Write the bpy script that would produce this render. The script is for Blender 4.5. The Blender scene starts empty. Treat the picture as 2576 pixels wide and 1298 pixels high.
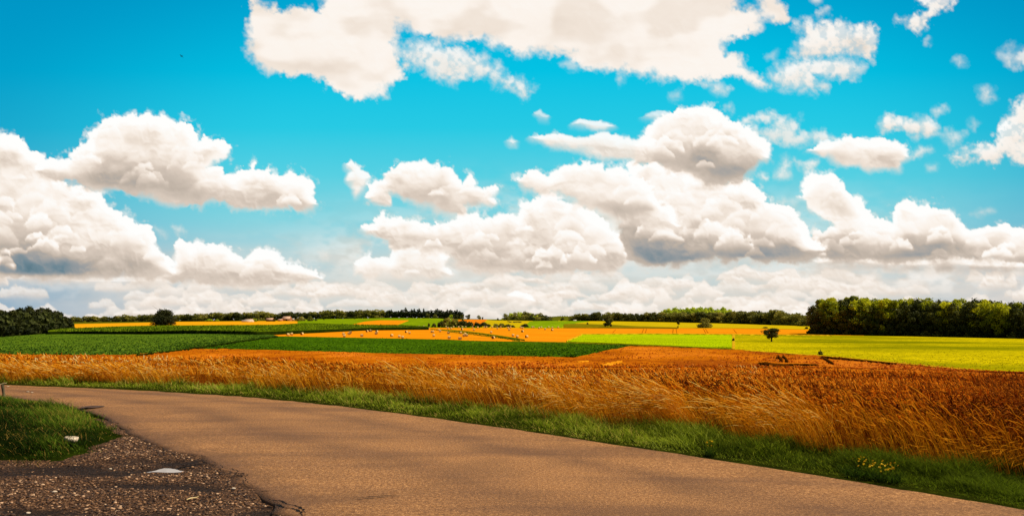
import bpy, math, random, numpy as np
from mathutils import Vector, Matrix
# ------------------------------------------------------------------ clouds
def _h2(ix, iy, s):
    n = (ix.astype(np.int64)*374761393 + iy.astype(np.int64)*668265263 + s*2147483647) & 0xffffffff
    n = ((n ^ (n >> 13))*1274126177) & 0xffffffff
    n = ((n ^ (n >> 16))*2246822519) & 0xffffffff
    n = n ^ (n >> 15)
    return (n & 0xffffff)/float(0xffffff)
def vnoise(x, y, s=0):
    ix = np.floor(x).astype(np.int64); iy = np.floor(y).astype(np.int64)
    fx = x-ix; fy = y-iy
    fx = fx*fx*fx*(fx*(fx*6-15)+10); fy = fy*fy*fy*(fy*(fy*6-15)+10)
    a = _h2(ix, iy, s); b = _h2(ix+1, iy, s); c = _h2(ix, iy+1, s); d = _h2(ix+1, iy+1, s)
    return (a*(1-fx)+b*fx)*(1-fy)+(c*(1-fx)+d*fx)*fy
def fbm(x, y, s=0, o=4, g=.5):
    r = 0; a = 1; t = 0
    for k in range(o):
        r = r+a*vnoise(x*2**k+17.3*k, y*2**k-9.1*k, s+k); t += a; a *= g
    return r/t
def puff(x, y, s=0):
    ix = np.floor(x).astype(np.int64); iy = np.floor(y).astype(np.int64)
    best = np.zeros_like(x)
    for dx in (-1, 0, 1):
        for dy in (-1, 0, 1):
            cx = ix+dx; cy = iy+dy
            px = cx+_h2(cx, cy, s); py = cy+_h2(cx, cy, s+7)
            r = .62+.42*_h2(cx, cy, s+13)
            d2 = ((x-px)**2+(y-py)**2)/(r*r)
            best = np.maximum(best, np.sqrt(np.clip(1-d2, 0, 1))*r)
    return best
def sdf_poly(x, y, P):
    P = np.array(P, float); n = len(P)
    d = np.full(x.shape, 1e18); ins = np.zeros(x.shape, bool)
    for i in range(n):
        ax, ay = P[i]; bx, by = P[(i+1) % n]
        ex, ey = bx-ax, by-ay; wx, wy = x-ax, y-ay
        t = np.clip((wx*ex+wy*ey)/(ex*ex+ey*ey+1e-9), 0, 1)
        d = np.minimum(d, (wx-ex*t)**2+(wy-ey*t)**2)
        if ay != by:
            c = (ay > y) != (by > y)
            ins ^= c & (x < (bx-ax)*(y-ay)/(by-ay)+ax)
    d = np.sqrt(d)
    return np.where(ins, d, -d)
def blur(a, r):
    k = np.exp(-np.linspace(-2, 2, 2*r+1)**2); k /= k.sum()
    a = np.pad(a, r, 'edge')
    b = sum(k[i]*a[:, i:a.shape[1]-2*r+i] for i in range(2*r+1))
    return sum(k[i]*b[i:b.shape[0]-2*r+i] for i in range(2*r+1))
def sm(e0, e1, x):
    t = np.clip((x-e0)/(e1-e0), 0, 1); return t*t*(3-2*t)
SA = (0, 300, .5392); SB = (1000, 330, .5162); SC = (2000, 0, .46584); ST = (700, 0, .6988); SD = (1900, 330, .51608)
# (frame, outline, kind, darkness, puff size, softness, opacity)   drawn far to near
CL = [
 (SA, [(560,1130),(700,1100),(850,1110),(1000,1090),(1010,1130),(1100,1130),(1210,1100),(1430,1110),(1560,1100),(1640,1055),(1760,1060),(1850,1080),(1950,1130),(2060,1110),(2060,1340),(700,1340),(560,1190)], .16, 40, 10, .85, 'bank'),
 (SA, [(-800,1130),(-100,1160),(60,1170),(130,1210),(220,1250),(220,1330),(-800,1330)], .15, 34, 9, .9, 'bank'),
 (SB, [(-60,1090),(80,1100),(200,1070),(330,1100),(470,1070),(600,1060),(740,1050),(830,1090),(930,1050),(1060,1020),(1200,1010),(1500,1005),(1800,1000),(2000,980),(2131,1000),(2131,1330),(-60,1330)], .16, 40, 10, .85, 'bank'),
 (SD, [(0,980),(200,985),(400,975),(600,960),(820,945),(950,990),(1120,1020),(1300,1000),(1500,985),(1650,1000),(1850,1010),(2100,1010),(2300,1000),(2519,1010),(3800,1000),(3800,1330),(0,1330)], .16, 40, 10, .8, 'bank'),
 (SB, [(1140,1150),(1180,1130),(1260,1150),(1298,1185),(1240,1192),(1180,1180)], .12, 20, 6, .9, ''),
 (SA, [(0,1036),(300,1036),(500,1056),(950,1046),(990,1090),(700,1100),(450,1095),(200,1085),(0,1078),(-900,1080),(-900,1030)], .35, 26, 14, .75, ''),
 (SB, [(210,960),(260,930),(310,905),(360,930),(430,940),(450,880),(520,845),(620,860),(690,880),(770,920),(760,980),(785,1025),(700,1050),(560,1055),(430,1040),(300,1045),(215,1030)], .30, 34, 10, .95, ''),
 (SD, [(1250,940),(1380,900),(1700,930),(1900,930),(2050,900),(2250,930),(2519,950),(3800,960),(3800,1010),(2200,1008),(1850,1000),(1500,984),(1270,975)], .75, 30, 14, .95, ''),
 (SB, [(270,745),(340,740),(345,710),(385,660),(430,690),(530,685),(600,730),(680,735),(700,705),(780,715),(835,700),(860,670),(950,670),(975,690),(1020,675),(1070,695),(1140,637),(1190,685),(1215,655),(1230,610),(1310,590),(1380,540),(1450,570),(1500,610),(1560,625),(1600,650),(1650,690),(1720,730),(1800,800),(1860,860),(1870,930),(1780,1000),(1640,1010),(1500,1015),(1300,1015),(1200,1000),(1100,990),(960,990),(850,960),(790,910),(740,900),(640,880),(600,860),(450,860),(430,800),(370,780),(290,770)], .42, 36, 6, 1, ''),
 (SA, [(1000,860),(1040,845),(1100,880),(1180,862),(1260,895),(1300,885),(1350,930),(1440,940),(1480,905),(1580,910),(1640,970),(1750,990),(1830,1030),(1850,1060),(1700,1070),(1550,1100),(1300,1100),(1100,1080),(1000,1080),(960,1050),(1010,1000),(1005,920)], .45, 30, 6, 1, ''),
 (SD, [(1170,560),(1200,500),(1250,450),(1340,440),(1400,480),(1440,520),(1500,570),(1530,640),(1580,690),(1650,710),(1720,730),(1730,680),(1760,610),(1810,595),(1880,630),(1940,605),(2010,620),(2080,660),(2140,710),(2170,760),(2250,760),(2330,725),(2400,730),(2450,770),(2519,750),(3800,700),(3800,990),(2519,960),(2300,940),(2100,900),(1900,930),(1700,940),(1400,920),(1180,920),(1190,800),(1250,770),(1320,780),(1380,740),(1360,700),(1290,650),(1220,620)], .72, 38, 5, 1, ''),
 (SD, [(150,370),(250,350),(440,400),(560,430),(700,490),(820,480),(900,520),(960,570),(1020,610),(1100,640),(1170,690),(1185,770),(1190,830),(1300,880),(1180,925),(900,945),(650,930),(400,970),(250,970),(130,920),(100,800),(90,700),(60,600),(150,440)], .80, 40, 5, 1, ''),
 (SA, [(0,265),(90,262),(130,285),(150,330),(200,350),(245,395),(260,440),(300,480),(400,520),(500,560),(550,560),(600,640),(700,700),(780,750),(850,775),(895,830),(900,890),(940,920),(990,980),(995,1040),(900,1050),(700,1045),(400,1056),(200,1050),(0,1040),(-500,1040),(-1500,1000),(-1500,500),(-400,250)], .55, 42, 6, 1, ''),
 (SB, [(1185,455),(1215,430),(1250,400),(1310,410),(1390,440),(1400,400),(1480,375),(1600,360),(1700,365),(1760,400),(1860,410),(1950,460),(2000,500),(2000,560),(2045,610),(2130,640),(2160,740),(1950,740),(1800,700),(1700,640),(1560,600),(1550,550),(1450,535),(1330,540),(1290,510),(1240,510)], .35, 36, 7, 1, ''),
 (SD, [(240,200),(250,150),(290,100),(350,70),(430,35),(480,22),(560,30),(620,40),(660,80),(720,90),(760,120),(850,155),(900,210),(960,250),(970,320),(900,380),(860,420),(800,460),(700,490),(600,480),(540,430),(440,400),(350,375),(250,350),(160,350),(170,260)], .55, 38, 7, 1, ''),
 (SA, [(225,430),(250,395),(300,370),(380,380),(415,345),(470,300),(520,280),(530,225),(570,200),(575,160),(620,130),(680,140),(750,122),(830,140),(920,132),(980,155),(1020,178),(1060,160),(1090,195),(1120,250),(1150,285),(1190,262),(1270,265),(1305,300),(1295,345),(1250,385),(1205,420),(1290,425),(1305,460),(1360,485),(1400,455),(1470,420),(1520,445),(1550,425),(1620,480),(1680,458),(1740,475),(1790,520),(1800,590),(1825,630),(1800,665),(1740,680),(1640,655),(1500,635),(1380,625),(1220,620),(1160,650),(1080,640),(980,610),(880,585),(700,550),(560,545),(430,520),(300,480)], .50, 36, 6, 1, ''),
 (SB, [(150,350),(180,340),(230,375),(260,400),(293,435),(275,480),(240,520),(215,550),(200,510),(165,460),(175,400)], .15, 26, 9, .95, ''),
 (SB, [(280,560),(310,500),(330,465),(385,450),(375,410),(430,370),(510,355),(640,352),(695,375),(740,355),(800,380),(815,425),(860,465),(890,440),(930,465),(940,500),(990,515),(1040,490),(1075,510),(1050,560),(1080,610),(1040,620),(1000,595),(870,600),(870,655),(800,655),(720,650),(680,610),(580,605),(490,580),(470,545),(430,540),(430,600),(380,615),(310,585)], .42, 30, 8, 1, ''),
 (SB, [(1280,195),(1350,180),(1450,172),(1560,185),(1700,180),(1800,190),(1900,215),(2020,220),(2000,330),(1850,330),(1700,320),(1600,290),(1500,265),(1400,255),(1330,225)], .22, 26, 9, .95, ''),
 (SB, [(1525,115),(1580,85),(1640,100),(1700,100),(1780,125),(1720,150),(1650,145),(1600,125)], .1, 20, 9, .85, ''),
 (SB, [(1130,215),(1160,195),(1190,215),(1185,250),(1155,250)], .05, 12, 9, .8, ''),
 (SB, [(1295,50),(1330,30),(1350,55),(1385,65),(1370,85),(1335,80)], .05, 12, 9, .6, ''),
 (SB, [(1950,70),(2010,45),(2080,35),(2130,50),(2130,90),(2010,80)], .05, 14, 9, .6, ''),
 (SC, [(1040,165),(1090,140),(1140,130),(1160,180),(1220,150),(1280,135),(1370,150),(1430,175),(1500,155),(1560,170),(1600,220),(1610,275),(1570,330),(1560,400),(1480,380),(1380,370),(1280,360),(1200,390),(1080,385),(1020,370),(1050,310),(1100,250),(1075,210)], .22, 34, 9, .97, 'wisp'),
 (SC, [(880,500),(930,440),(1000,420),(1100,410),(1200,400),(1350,390),(1440,410),(1500,450),(1460,490),(1430,545),(1380,530),(1300,520),(1240,530),(1160,500),(1200,560),(1260,580),(1240,605),(1100,600),(980,605),(900,560)], .15, 30, 10, .93, 'wisp'),
 (SC, [(1740,135),(1820,110),(1880,95),(1930,60),(1890,30),(1870,0),(1880,-160),(2060,-160),(2100,30),(2050,80),(1990,75),(1950,120),(1910,190),(1870,225),(1820,180)], .1, 26, 9, .95, 'wisp'),
 (SC, [(430,570),(480,545),(560,585),(610,600),(570,640),(500,615)], .08, 20, 10, .9, 'wisp'),
 (SC, [(700,510),(750,505),(830,545),(875,570),(840,580),(780,560),(720,530)], .08, 20, 10, .8, 'wisp'),
 (SC, [(1600,830),(1640,765),(1700,770),(1760,800),(1850,800),(1910,770),(1980,810),(1995,860),(1940,920),(1860,920),(1780,880),(1700,860),(1640,890)], .25, 26, 9, .95, 'wisp'),
 (SC, [(680,800),(760,770),(870,755),(960,790),(1040,790),(1060,850),(1070,900),(1180,880),(1300,910),(1320,940),(1180,950),(1080,970),(980,965),(870,950),(780,930),(760,880),(820,870),(900,860),(880,820),(780,820),(700,825)], .12, 28, 12, .8, 'wisp'),
 (SC, [(1100,1015),(1180,990),(1220,960),(1300,955),(1380,935),(1480,945),(1540,955),(1620,940),(1700,950),(1790,1000),(1800,1060),(1750,1090),(1740,1145),(1640,1140),(1540,1145),(1440,1100),(1330,1095),(1260,1060),(1200,1035)], .33, 30, 7, 1, ''),
 (SC, [(2080,1050),(2160,1015),(2250,980),(2340,960),(2380,980),(2390,920),(2420,850),(2500,760),(2510,700),(2576,675),(3000,640),(3800,800),(3800,1200),(3000,1300),(2576,1115),(2500,1080),(2440,1040),(2380,1100),(2300,1080),(2230,1055),(2130,1085)], .2, 34, 9, .97, 'wisp'),
 (SC, [(2270,600),(2320,590),(2370,600),(2350,640),(2370,660),(2310,670)], .05, 18, 9, .8, 'wisp'),
 (SC, [(2410,370),(2500,360),(2576,330),(2800,300),(2800,450),(2576,450),(2480,450),(2460,410)], .05, 22, 12, .75, 'wisp'),
 (SC, [(2010,900),(2070,870),(2130,900),(2190,890),(2150,940),(2110,980),(2060,950)], .05, 20, 12, .75, 'wisp'),
 (SC, [(1820,1050),(1880,990),(1960,1000),(1900,1030),(1840,1060)], .05, 16, 9, .85, 'wisp'),
 (SC, [(910,1190),(950,1110),(980,1050),(1000,1100),(1000,1180),(960,1195)], .05, 18, 9, .85, 'wisp'),
 (SC, [(1040,1080),(1100,1100),(1200,1070),(1170,1140),(1100,1145)], .05, 18, 9, .85, 'wisp'),
 (SC, [(790,1165),(830,1170),(860,1200),(820,1208)], .05, 12, 7, .8, 'wisp'),
 (SC, [(1190,85),(1260,55),(1250,85),(1200,102)], .05, 12, 8, .8, 'wisp'),
 (SC, [(1155,-20),(1210,-20),(1205,16),(1160,14)], .05, 12, 8, .8, 'wisp'),
 (SC, [(2450,312),(2500,286),(2504,318)], .05, 12, 7, .75, 'wisp'),
 (SC, [(2115,400),(2160,392),(2185,425),(2140,436)], .05, 12, 8, .85, 'wisp'),
 (SC, [(1920,270),(1935,260),(1940,300),(1915,300)], .05, 12, 8, .6, 'wisp'),
 (SC, [(1960,752),(2040,712),(2062,735),(1990,768)], .05, 12, 8, .8, 'wisp'),
 (SC, [(2215,850),(2240,808),(2280,830),(2250,885)], .05, 14, 9, .5, 'wisp'),
 (SC, [(578,718),(612,706),(618,748)], .05, 10, 7, .65, 'wisp'),
 (SC, [(205,640),(260,625),(270,655),(225,665)], .05, 10, 9, .5, 'wisp'),
 (SC, [(1925,1112),(1985,1108),(1985,1138),(1935,1140)], .05, 14, 9, .6, 'wisp'),
 (SC, [(830,385),(910,355),(900,390),(850,400)], .05, 14, 9, .45, 'wisp'),
 (SD, [(1015,590),(1070,555),(1130,570),(1130,600),(1050,605)], .05, 16, 9, .6, 'wisp'),
 (SD, [(2190,655),(2300,625),(2340,640),(2230,668)], .05, 16, 9, .45, 'wisp'),
 (SA, [(1005,760),(1040,765),(1075,788),(1030,798)], .05, 12, 9, .6, 'wisp'),
 (SA, [(900,765),(965,800),(955,822),(915,790)], .05, 12, 9, .45, 'wisp'),
 (SA, [(1850,905),(1905,900),(1905,940),(1870,945)], .05, 16, 9, .5, 'wisp'),
 (SA, [(1930,1030),(1960,960),(2040,965),(2040,1040)], .1, 20, 14, .4, 'wisp'),
 (ST, [(780,220),(850,190),(950,200),(1040,220),(1150,250),(1230,300),(1240,340),(1330,365),(1375,410),(1350,430),(1290,395),(1220,370),(1180,340),(1090,350),(1040,375),(950,355),(900,300),(800,280)], .12, 30, 11, .9, 'wisp'),
 (ST, [(-25,135),(-60,118),(40,100),(60,140)], .05, 18, 12, .0, 'wisp'),
 (ST, [(1510,290),(1560,265),(1590,300),(1560,312)], .05, 14, 10, .5, 'wisp'),
 (ST, [(1755,360),(1780,335),(1785,370),(1768,378)], .05, 12, 8, .6, 'wisp'),
 (ST, [(600,-600),(2300,-600),(2300,0),(2290,45),(2390,50),(2400,0),(2400,-60),(2470,-60),(2500,30),(2520,90),(2470,100),(2410,90),(2400,140),(2300,170),(2230,200),(2250,240),(2310,240),(2320,300),(2400,350),(2440,385),(2370,380),(2320,340),(2200,345),(2100,370),(1990,360),(1900,340),(1800,312),(1680,310),(1600,290),(1550,250),(1450,240),(1330,240),(1200,210),(1160,185),(1000,185),(900,160),(760,100),(640,60)], .14, 46, 9, 1, 'soft'),
 (ST, [(110,-10),(160,20),(250,45),(330,30),(420,55),(440,0),(440,-500),(760,-500),(770,100),(790,160),(770,220),(780,290),(820,300),(800,350),(740,390),(720,430),(660,435),(580,450),(540,420),(480,400),(430,350),(330,330),(200,320),(150,280),(110,240),(105,150),(120,80)], .14, 44, 8, 1, 'soft'),
]
_rb = random.Random(11)
_bank = []
for _row, (_yb, _n, _h, _w) in enumerate([(890, 26, 30, 150), (915, 34, 36, 140), (940, 40, 34, 120), (965, 46, 34, 110), (995, 54, 30, 100)]):
    for _i in range(_n):
        _cx = -900+5000*(_i+_rb.random()*.9)/_n; _ww = _w*_rb.uniform(.7, 1.9); _hh = _h*_rb.uniform(.55, 1.5)
        if _row == 0 and (250 < _cx < 520 or 1100 < _cx < 1450 or _rb.random() < .25): continue
        if _cx < 330 and _row < 4 and _rb.random() < .75: continue
        if 2750 < _cx < 3000 and _rb.random() < .6: continue
        _y0 = _yb+_rb.uniform(-12, 12)
        _pts = []
        for _k in range(11):
            _a = math.pi*(1-_k/10.)
            _pts.append((_cx+_ww*.5*math.cos(_a), _y0-_hh*(math.sin(_a)**.8)*_rb.uniform(.7, 1.15)*(1+.3*math.sin(_cx+_k*1.3))))
        _pts += [(_cx+_ww*.35, _y0+_hh*.22), (_cx-_ww*.35, _y0+_hh*.22)]
        _bank.append(((0, 0, 1.), _pts, _rb.uniform(.15, .5), 24, 7, _rb.uniform(.55, .9), 'far'))
def _inside(px, py, P):
    c = False
    for i in range(len(P)):
        x0, y0 = P[i]; x1, y1 = P[(i+1) % len(P)]
        if (y0 > py) != (y1 > py) and px < (x1-x0)*(py-y0)/(y1-y0)+x0: c = not c
    return c
def _lumps(c, dens):
    fr, poly = c[0], c[1]; P = [(fr[0]+x*fr[2], fr[1]+y*fr[2]) for x, y in poly]
    xs = [p[0] for p in P]; ys = [p[1] for p in P]; out = []
    x0, x1, y0, y1 = max(min(xs), -300), min(max(xs), 3500), min(ys), max(ys)
    for _ in range(int((x1-x0)*(y1-y0)/dens)):
        w = _rb.uniform(40, 130); h = w*_rb.uniform(.35, .62); cx = _rb.uniform(x0, x1); by = _rb.uniform(y0+h*.6, y1-4)
        if not all(_inside(cx+a*w*.5, by-b*h, P) for a, b in ((-1, .1), (1, .1), (0, .9), (-.6, .7), (.6, .7))): continue
        pts = [(cx+w*.5*math.cos(math.pi*(1-k/9.)), by-h*(math.sin(math.pi*k/9.)**.8)*_rb.uniform(.75, 1.15)) for k in range(10)]
        out.append((by, ((0, 0, 1.), pts, .3, 18, 5, _rb.uniform(.4, .95), 'sub')))
    return [o for _, o in sorted(out, key=lambda q: q[0])]
_new = []
for _c in CL[4:]:
    _new.append(_c)
    if _c[6] == '' and _c[3] >= 30:
        _new += _lumps(_c, 4200. if _c[3] in (38, 40, 42) or _c[2] == .42 else 8000.)
CL = CL[4:5]+_bank+_new
# broad shaded underparts: centre, radii (photo pixels), strength
DK = [(2215,480,190,60,.38),(2300,520,140,50,.28),(2120,430,120,50,.18),(1930,655,110,26,.55),(1990,640,60,26,.2),(480,505,170,26,.36),(350,560,190,30,.30),(860,625,120,22,.16),
      (100,850,240,34,1.0),(-100,800,260,60,.5),(60,780,160,50,.22),(2010,770,60,40,.55),(2250,815,330,20,.62),(2400,800,300,30,.30),(2880,798,110,15,.65),(2960,770,60,25,.28),(2700,812,260,13,.35),
      (3000,838,300,8,.5),(1500,832,90,13,.40),(1680,845,150,13,.45),(1510,760,40,22,.22),(700,860,120,16,.22),(1360,600,90,22,.28),(1000,200,120,40,.14),(1350,110,180,40,.10),(1700,90,150,45,.12),(2090,150,110,32,.13),
      (2760,490,120,30,.22),(2560,640,60,30,.2),(2980,700,70,30,.2),(650,500,60,20,.0),(1150,560,60,20,.0),(750,130,140,60,.05),(2330,690,120,40,.16)]
def sky_fields(gx, gy):
    A = np.zeros(gx.shape); T = np.ones(gx.shape)*.9
    for k, (fr, poly, dark, ps, soft, op, kind) in enumerate(CL):
        if op <= 0: continue
        P = np.array([(fr[0]+x*fr[2], fr[1]+y*fr[2]) for x, y in poly])
        x0, y0 = P.min(0)-70; x1, y1 = P.max(0)+70
        m = (gx[0] >= x0) & (gx[0] <= x1); n = (gy[:, 0] >= y0) & (gy[:, 0] <= y1)
        if not m.any() or not n.any(): continue
        i0, i1 = np.where(m)[0][[0, -1]]; j0, j1 = np.where(n)[0][[0, -1]]
        if i1-i0 < 12 or j1-j0 < 12: continue
        sl = (slice(j0, j1+1), slice(i0, i1+1))
        x = gx[sl]; y = gy[sl]
        flat = 1.0 if kind != 'bank' else 1.35
        wx = (fbm(x/60., y/60., 3*k+1, 4)-.5)*ps*1.1; wy = (fbm(x/60., y/60., 3*k+90, 4)-.5)*ps*.8
        X = x+wx; Y = (y+wy)*flat
        h1 = puff(X/(ps*1.5), Y/(ps*1.5), k*5+1)
        h2 = puff(X/(ps*.62)+3, Y/(ps*.62), k*5+2)
        h3 = puff(X/(ps*.27), Y/(ps*.27)+5, k*5+3)
        f = fbm(x/22., y/22., k+400, 5, .6)
        small = min((P[:, 0].max()-P[:, 0].min()), (P[:, 1].max()-P[:, 1].min()))
        q = min(1., small/150.)
        hgt = (h1*.55+h2*.3+h3*.15)
        sd = sdf_poly(x+wx*.35*q, y+wy*.35*q, P)
        up = sm(-1, 1, -np.gradient(sd, axis=0))          # 1 near undersides, 0 near tops
        if kind in ('wisp', 'soft'):
            e = sd+((f-.5)*40+(h2-.5)*10+(fbm(x/8., y/8., k+621, 3)-.5)*10)*(.35+.65*q)+1
            ss = soft*(1.5+1.6*sm(.35, .65, fbm(x/70., y/70., k+222, 3)))
            al = sm(-ss*.7, ss*1.1, e)
            if kind == 'wisp': al = al*(.72+.28*sm(.35, .6, f))
        else:
            e = sd+((blur(puff(X/(ps*2.0)+2, Y/(ps*2.0), k*5+6), 1)-.5)*ps*.75+(h1-.5)*ps*.35+(h2-.5)*ps*.22+(f-.5)*20+(fbm(x/7., y/7., k+611, 3)-.5)*9)*(.35+.65*q)*(1-.3*up)+1
            sf = soft*(.5+1.5*up)*(.7+.8*sm(.4,.7,fbm(x/50., y/50., k+31, 2)))
            al = sm(-sf*.8, sf*1.3, e)
            al = np.maximum(al, .55*sm(-ps*.45*q, sf, e+(f-.5)*26*q)*sm(.38, .62, fbm(x/26., y/26., k+700, 3)))
        if kind == 'bank':
            hole = fbm(x/90., y/38., k+50, 4)
            al = al*(.25+.75*sm(.40, .62, hole+.22*h1))
        h0 = puff(X/(ps*2.9)+7, Y/(ps*2.3), k*5+4)
        bl = lambda S, q: 1-np.abs(2*vnoise(X/S+q, Y/S-q, k*7+q)-1)**1.3
        rl = (blur(h0, 5)*ps*1.5+blur(h1, 3)*ps*.55+bl(ps*.9, 1)*ps*.45+bl(ps*.42, 2)*ps*.17+bl(ps*.2, 3)*ps*.05+f*7)+np.minimum(np.maximum(sd, 0), 50)*.3
        gyy, gxx = np.gradient(rl)
        lit = np.tanh((gyy*.85-gxx*.3)/3.2)
        lmask = sm(.25, .6, fbm(x/130., y/90., k+909, 3))
        lit = lit*(.35+.65*lmask)
        amp = {'': .068, 'bank': .06, 'far': .075, 'sub': .05, 'wisp': .02, 'soft': .02}[kind]
        yy0, yy1 = P[:, 1].min(), P[:, 1].max()
        # height within the cloud measured column by column
        ins = sd > 0
        top = np.where(ins, y, 1e9).min(0); bot = np.where(ins, y, -1e9).max(0)
        okc = bot > top
        if okc.any():
            xs = np.arange(len(top)); top = np.interp(xs, xs[okc], top[okc]); bot = np.interp(xs, xs[okc], bot[okc])
            ker = np.exp(-np.linspace(-2, 2, 41)**2); ker /= ker.sum()
            if len(top) > 60:
                top = np.convolve(np.pad(top, 20, 'edge'), ker, 'valid'); bot = np.convolve(np.pad(bot, 20, 'edge'), ker, 'valid')
            v = np.clip((y-top[None])/np.maximum(bot-top, 12)[None], 0, 1)
        else: v = (y-yy0)/(yy1-yy0)
        base = 1.01-.03*v
        tone = base-dark*.36*sm(.35+.25*(hgt-.5), 1.05, v+(h1-.5)*.3)+amp*lit*(1.1-.4*v)
        tone += (f-.5)*.045 + (blur(h0, 2)-.5)*.05 + (blur(h1, 2)-.5)*.03
        tone += .03*np.exp(-np.maximum(sd, 0)/12.)*(1-up)
        tone = np.where(tone > .97, .97+(tone-.97)*.7, tone)
        big = sm(.35, .7, fbm(x/110., y/70., k+777, 3))
        core = sm(4, 46, sd)
        rimy = np.exp(-np.maximum(sd, 0)/14.)*(1-up)
        tone -= .10*big*min(1, .2+dark*1.5)*core
        tone -= .03*core*(kind == '')
        tone += .09*rimy*(kind == '')
        tone += .05*sm(.5, .75, fbm(x/60., y/45., k+555, 3))*(1-v)
        if kind == 'sub': tone = 1.05-.24*v+amp*lit+(f-.5)*.05
        if kind == 'far': tone = .965-.17*v*(.4+dark)+amp*lit+(f-.5)*.06
        if kind == 'soft': tone = .985-.07*sm(.38, .66, fbm(x/150., y/80., 31, 3))+.012*(f-.5)+.01*lit
        if kind == 'bank': tone = .925+.9*(amp*lit)+(f-.5)*.05-.02*v+.06*(fbm(x/80., y/30., k+66, 4)-.5)
        for (cx, cy, rx, ry, s) in ([] if kind == 'wisp' else DK):
            if kind in ('bank', 'far'): break
            if kind == 'sub': s = s*.75
            r = ((x-cx+wx*1.3)/rx)**2+((y-cy+wy*.7)/ry)**2
            tone -= s*.29*np.exp(-r*1.1)*(.7+.6*(1-h1))*sm(-2, 22, sd)
        if kind == 'far': al = al*(1-.75*sm(.35, 1., v))
        if kind == 'sub': al = al*(1-sm(.25, .95, v))*(.6+.4*sm(.4, .6, fbm(x/30., y/30., k+41, 2)))
        al = al*op
        T[sl] = T[sl]*(1-al)+tone*al
        A[sl] = A[sl]+(1-A[sl])*al
    # blue grey veil low over the horizon
    ve = sm(690, 880, gy)*.5*(.2+1.4*fbm(gx/260., gy/50., 5, 4))*sm(-200, 700, gx)+.1*sm(800, 950, gy)
    # thin milky veil between the cumulus of the centre and right
    zone = np.exp(-((gx-1950)/620.)**2-((gy-720)/110.)**2)+.8*np.exp(-((gx-1300)/380.)**2-((gy-800)/70.)**2)+.9*np.exp(-((gx-2900)/600.)**2-((gy-860)/60.)**2)+.35*np.exp(-((gx-300)/500.)**2-((gy-890)/50.)**2)
    zone = np.clip(zone, 0, 1)*sm(.25, .6, fbm(gx/90., gy/42., 19, 5))*.8
    tz = .87+.12*sm(.35, .65, fbm(gx/70., gy/34., 23, 4))
    nA = A+(1-A)*zone; T = (T*A+tz*(nA-A))/np.maximum(nA, 1e-4); A = nA
    T = np.where(A > 1e-3, T, .86); 
    T = T*(1)+0
    A2 = A+(1-A)*np.clip(ve, 0, 1)
    T = (T*A+(.84+.07*fbm(gx/120., gy/30., 8, 4))*(A2-A))/np.maximum(A2, 1e-4)
    return np.clip(A2, 0, 1), np.clip(T, .3, 1.06)
# =====================================================================
# A view over a shallow farmed valley.  The camera stands at x=0, y=0, 2 m over a road.
# Positions are read from the photograph and dropped on the terrain: "px, py" are
# photograph pixels (3200 x 1612), F the focal length in them, HY the eye-level row.
# =====================================================================
F = 2511.0; CX = 1600.0; HY = 1000.0; EYE = 2.0
R = random.Random(7); NR = np.random.RandomState(7)
scene = bpy.context.scene; COL = scene.collection

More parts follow.
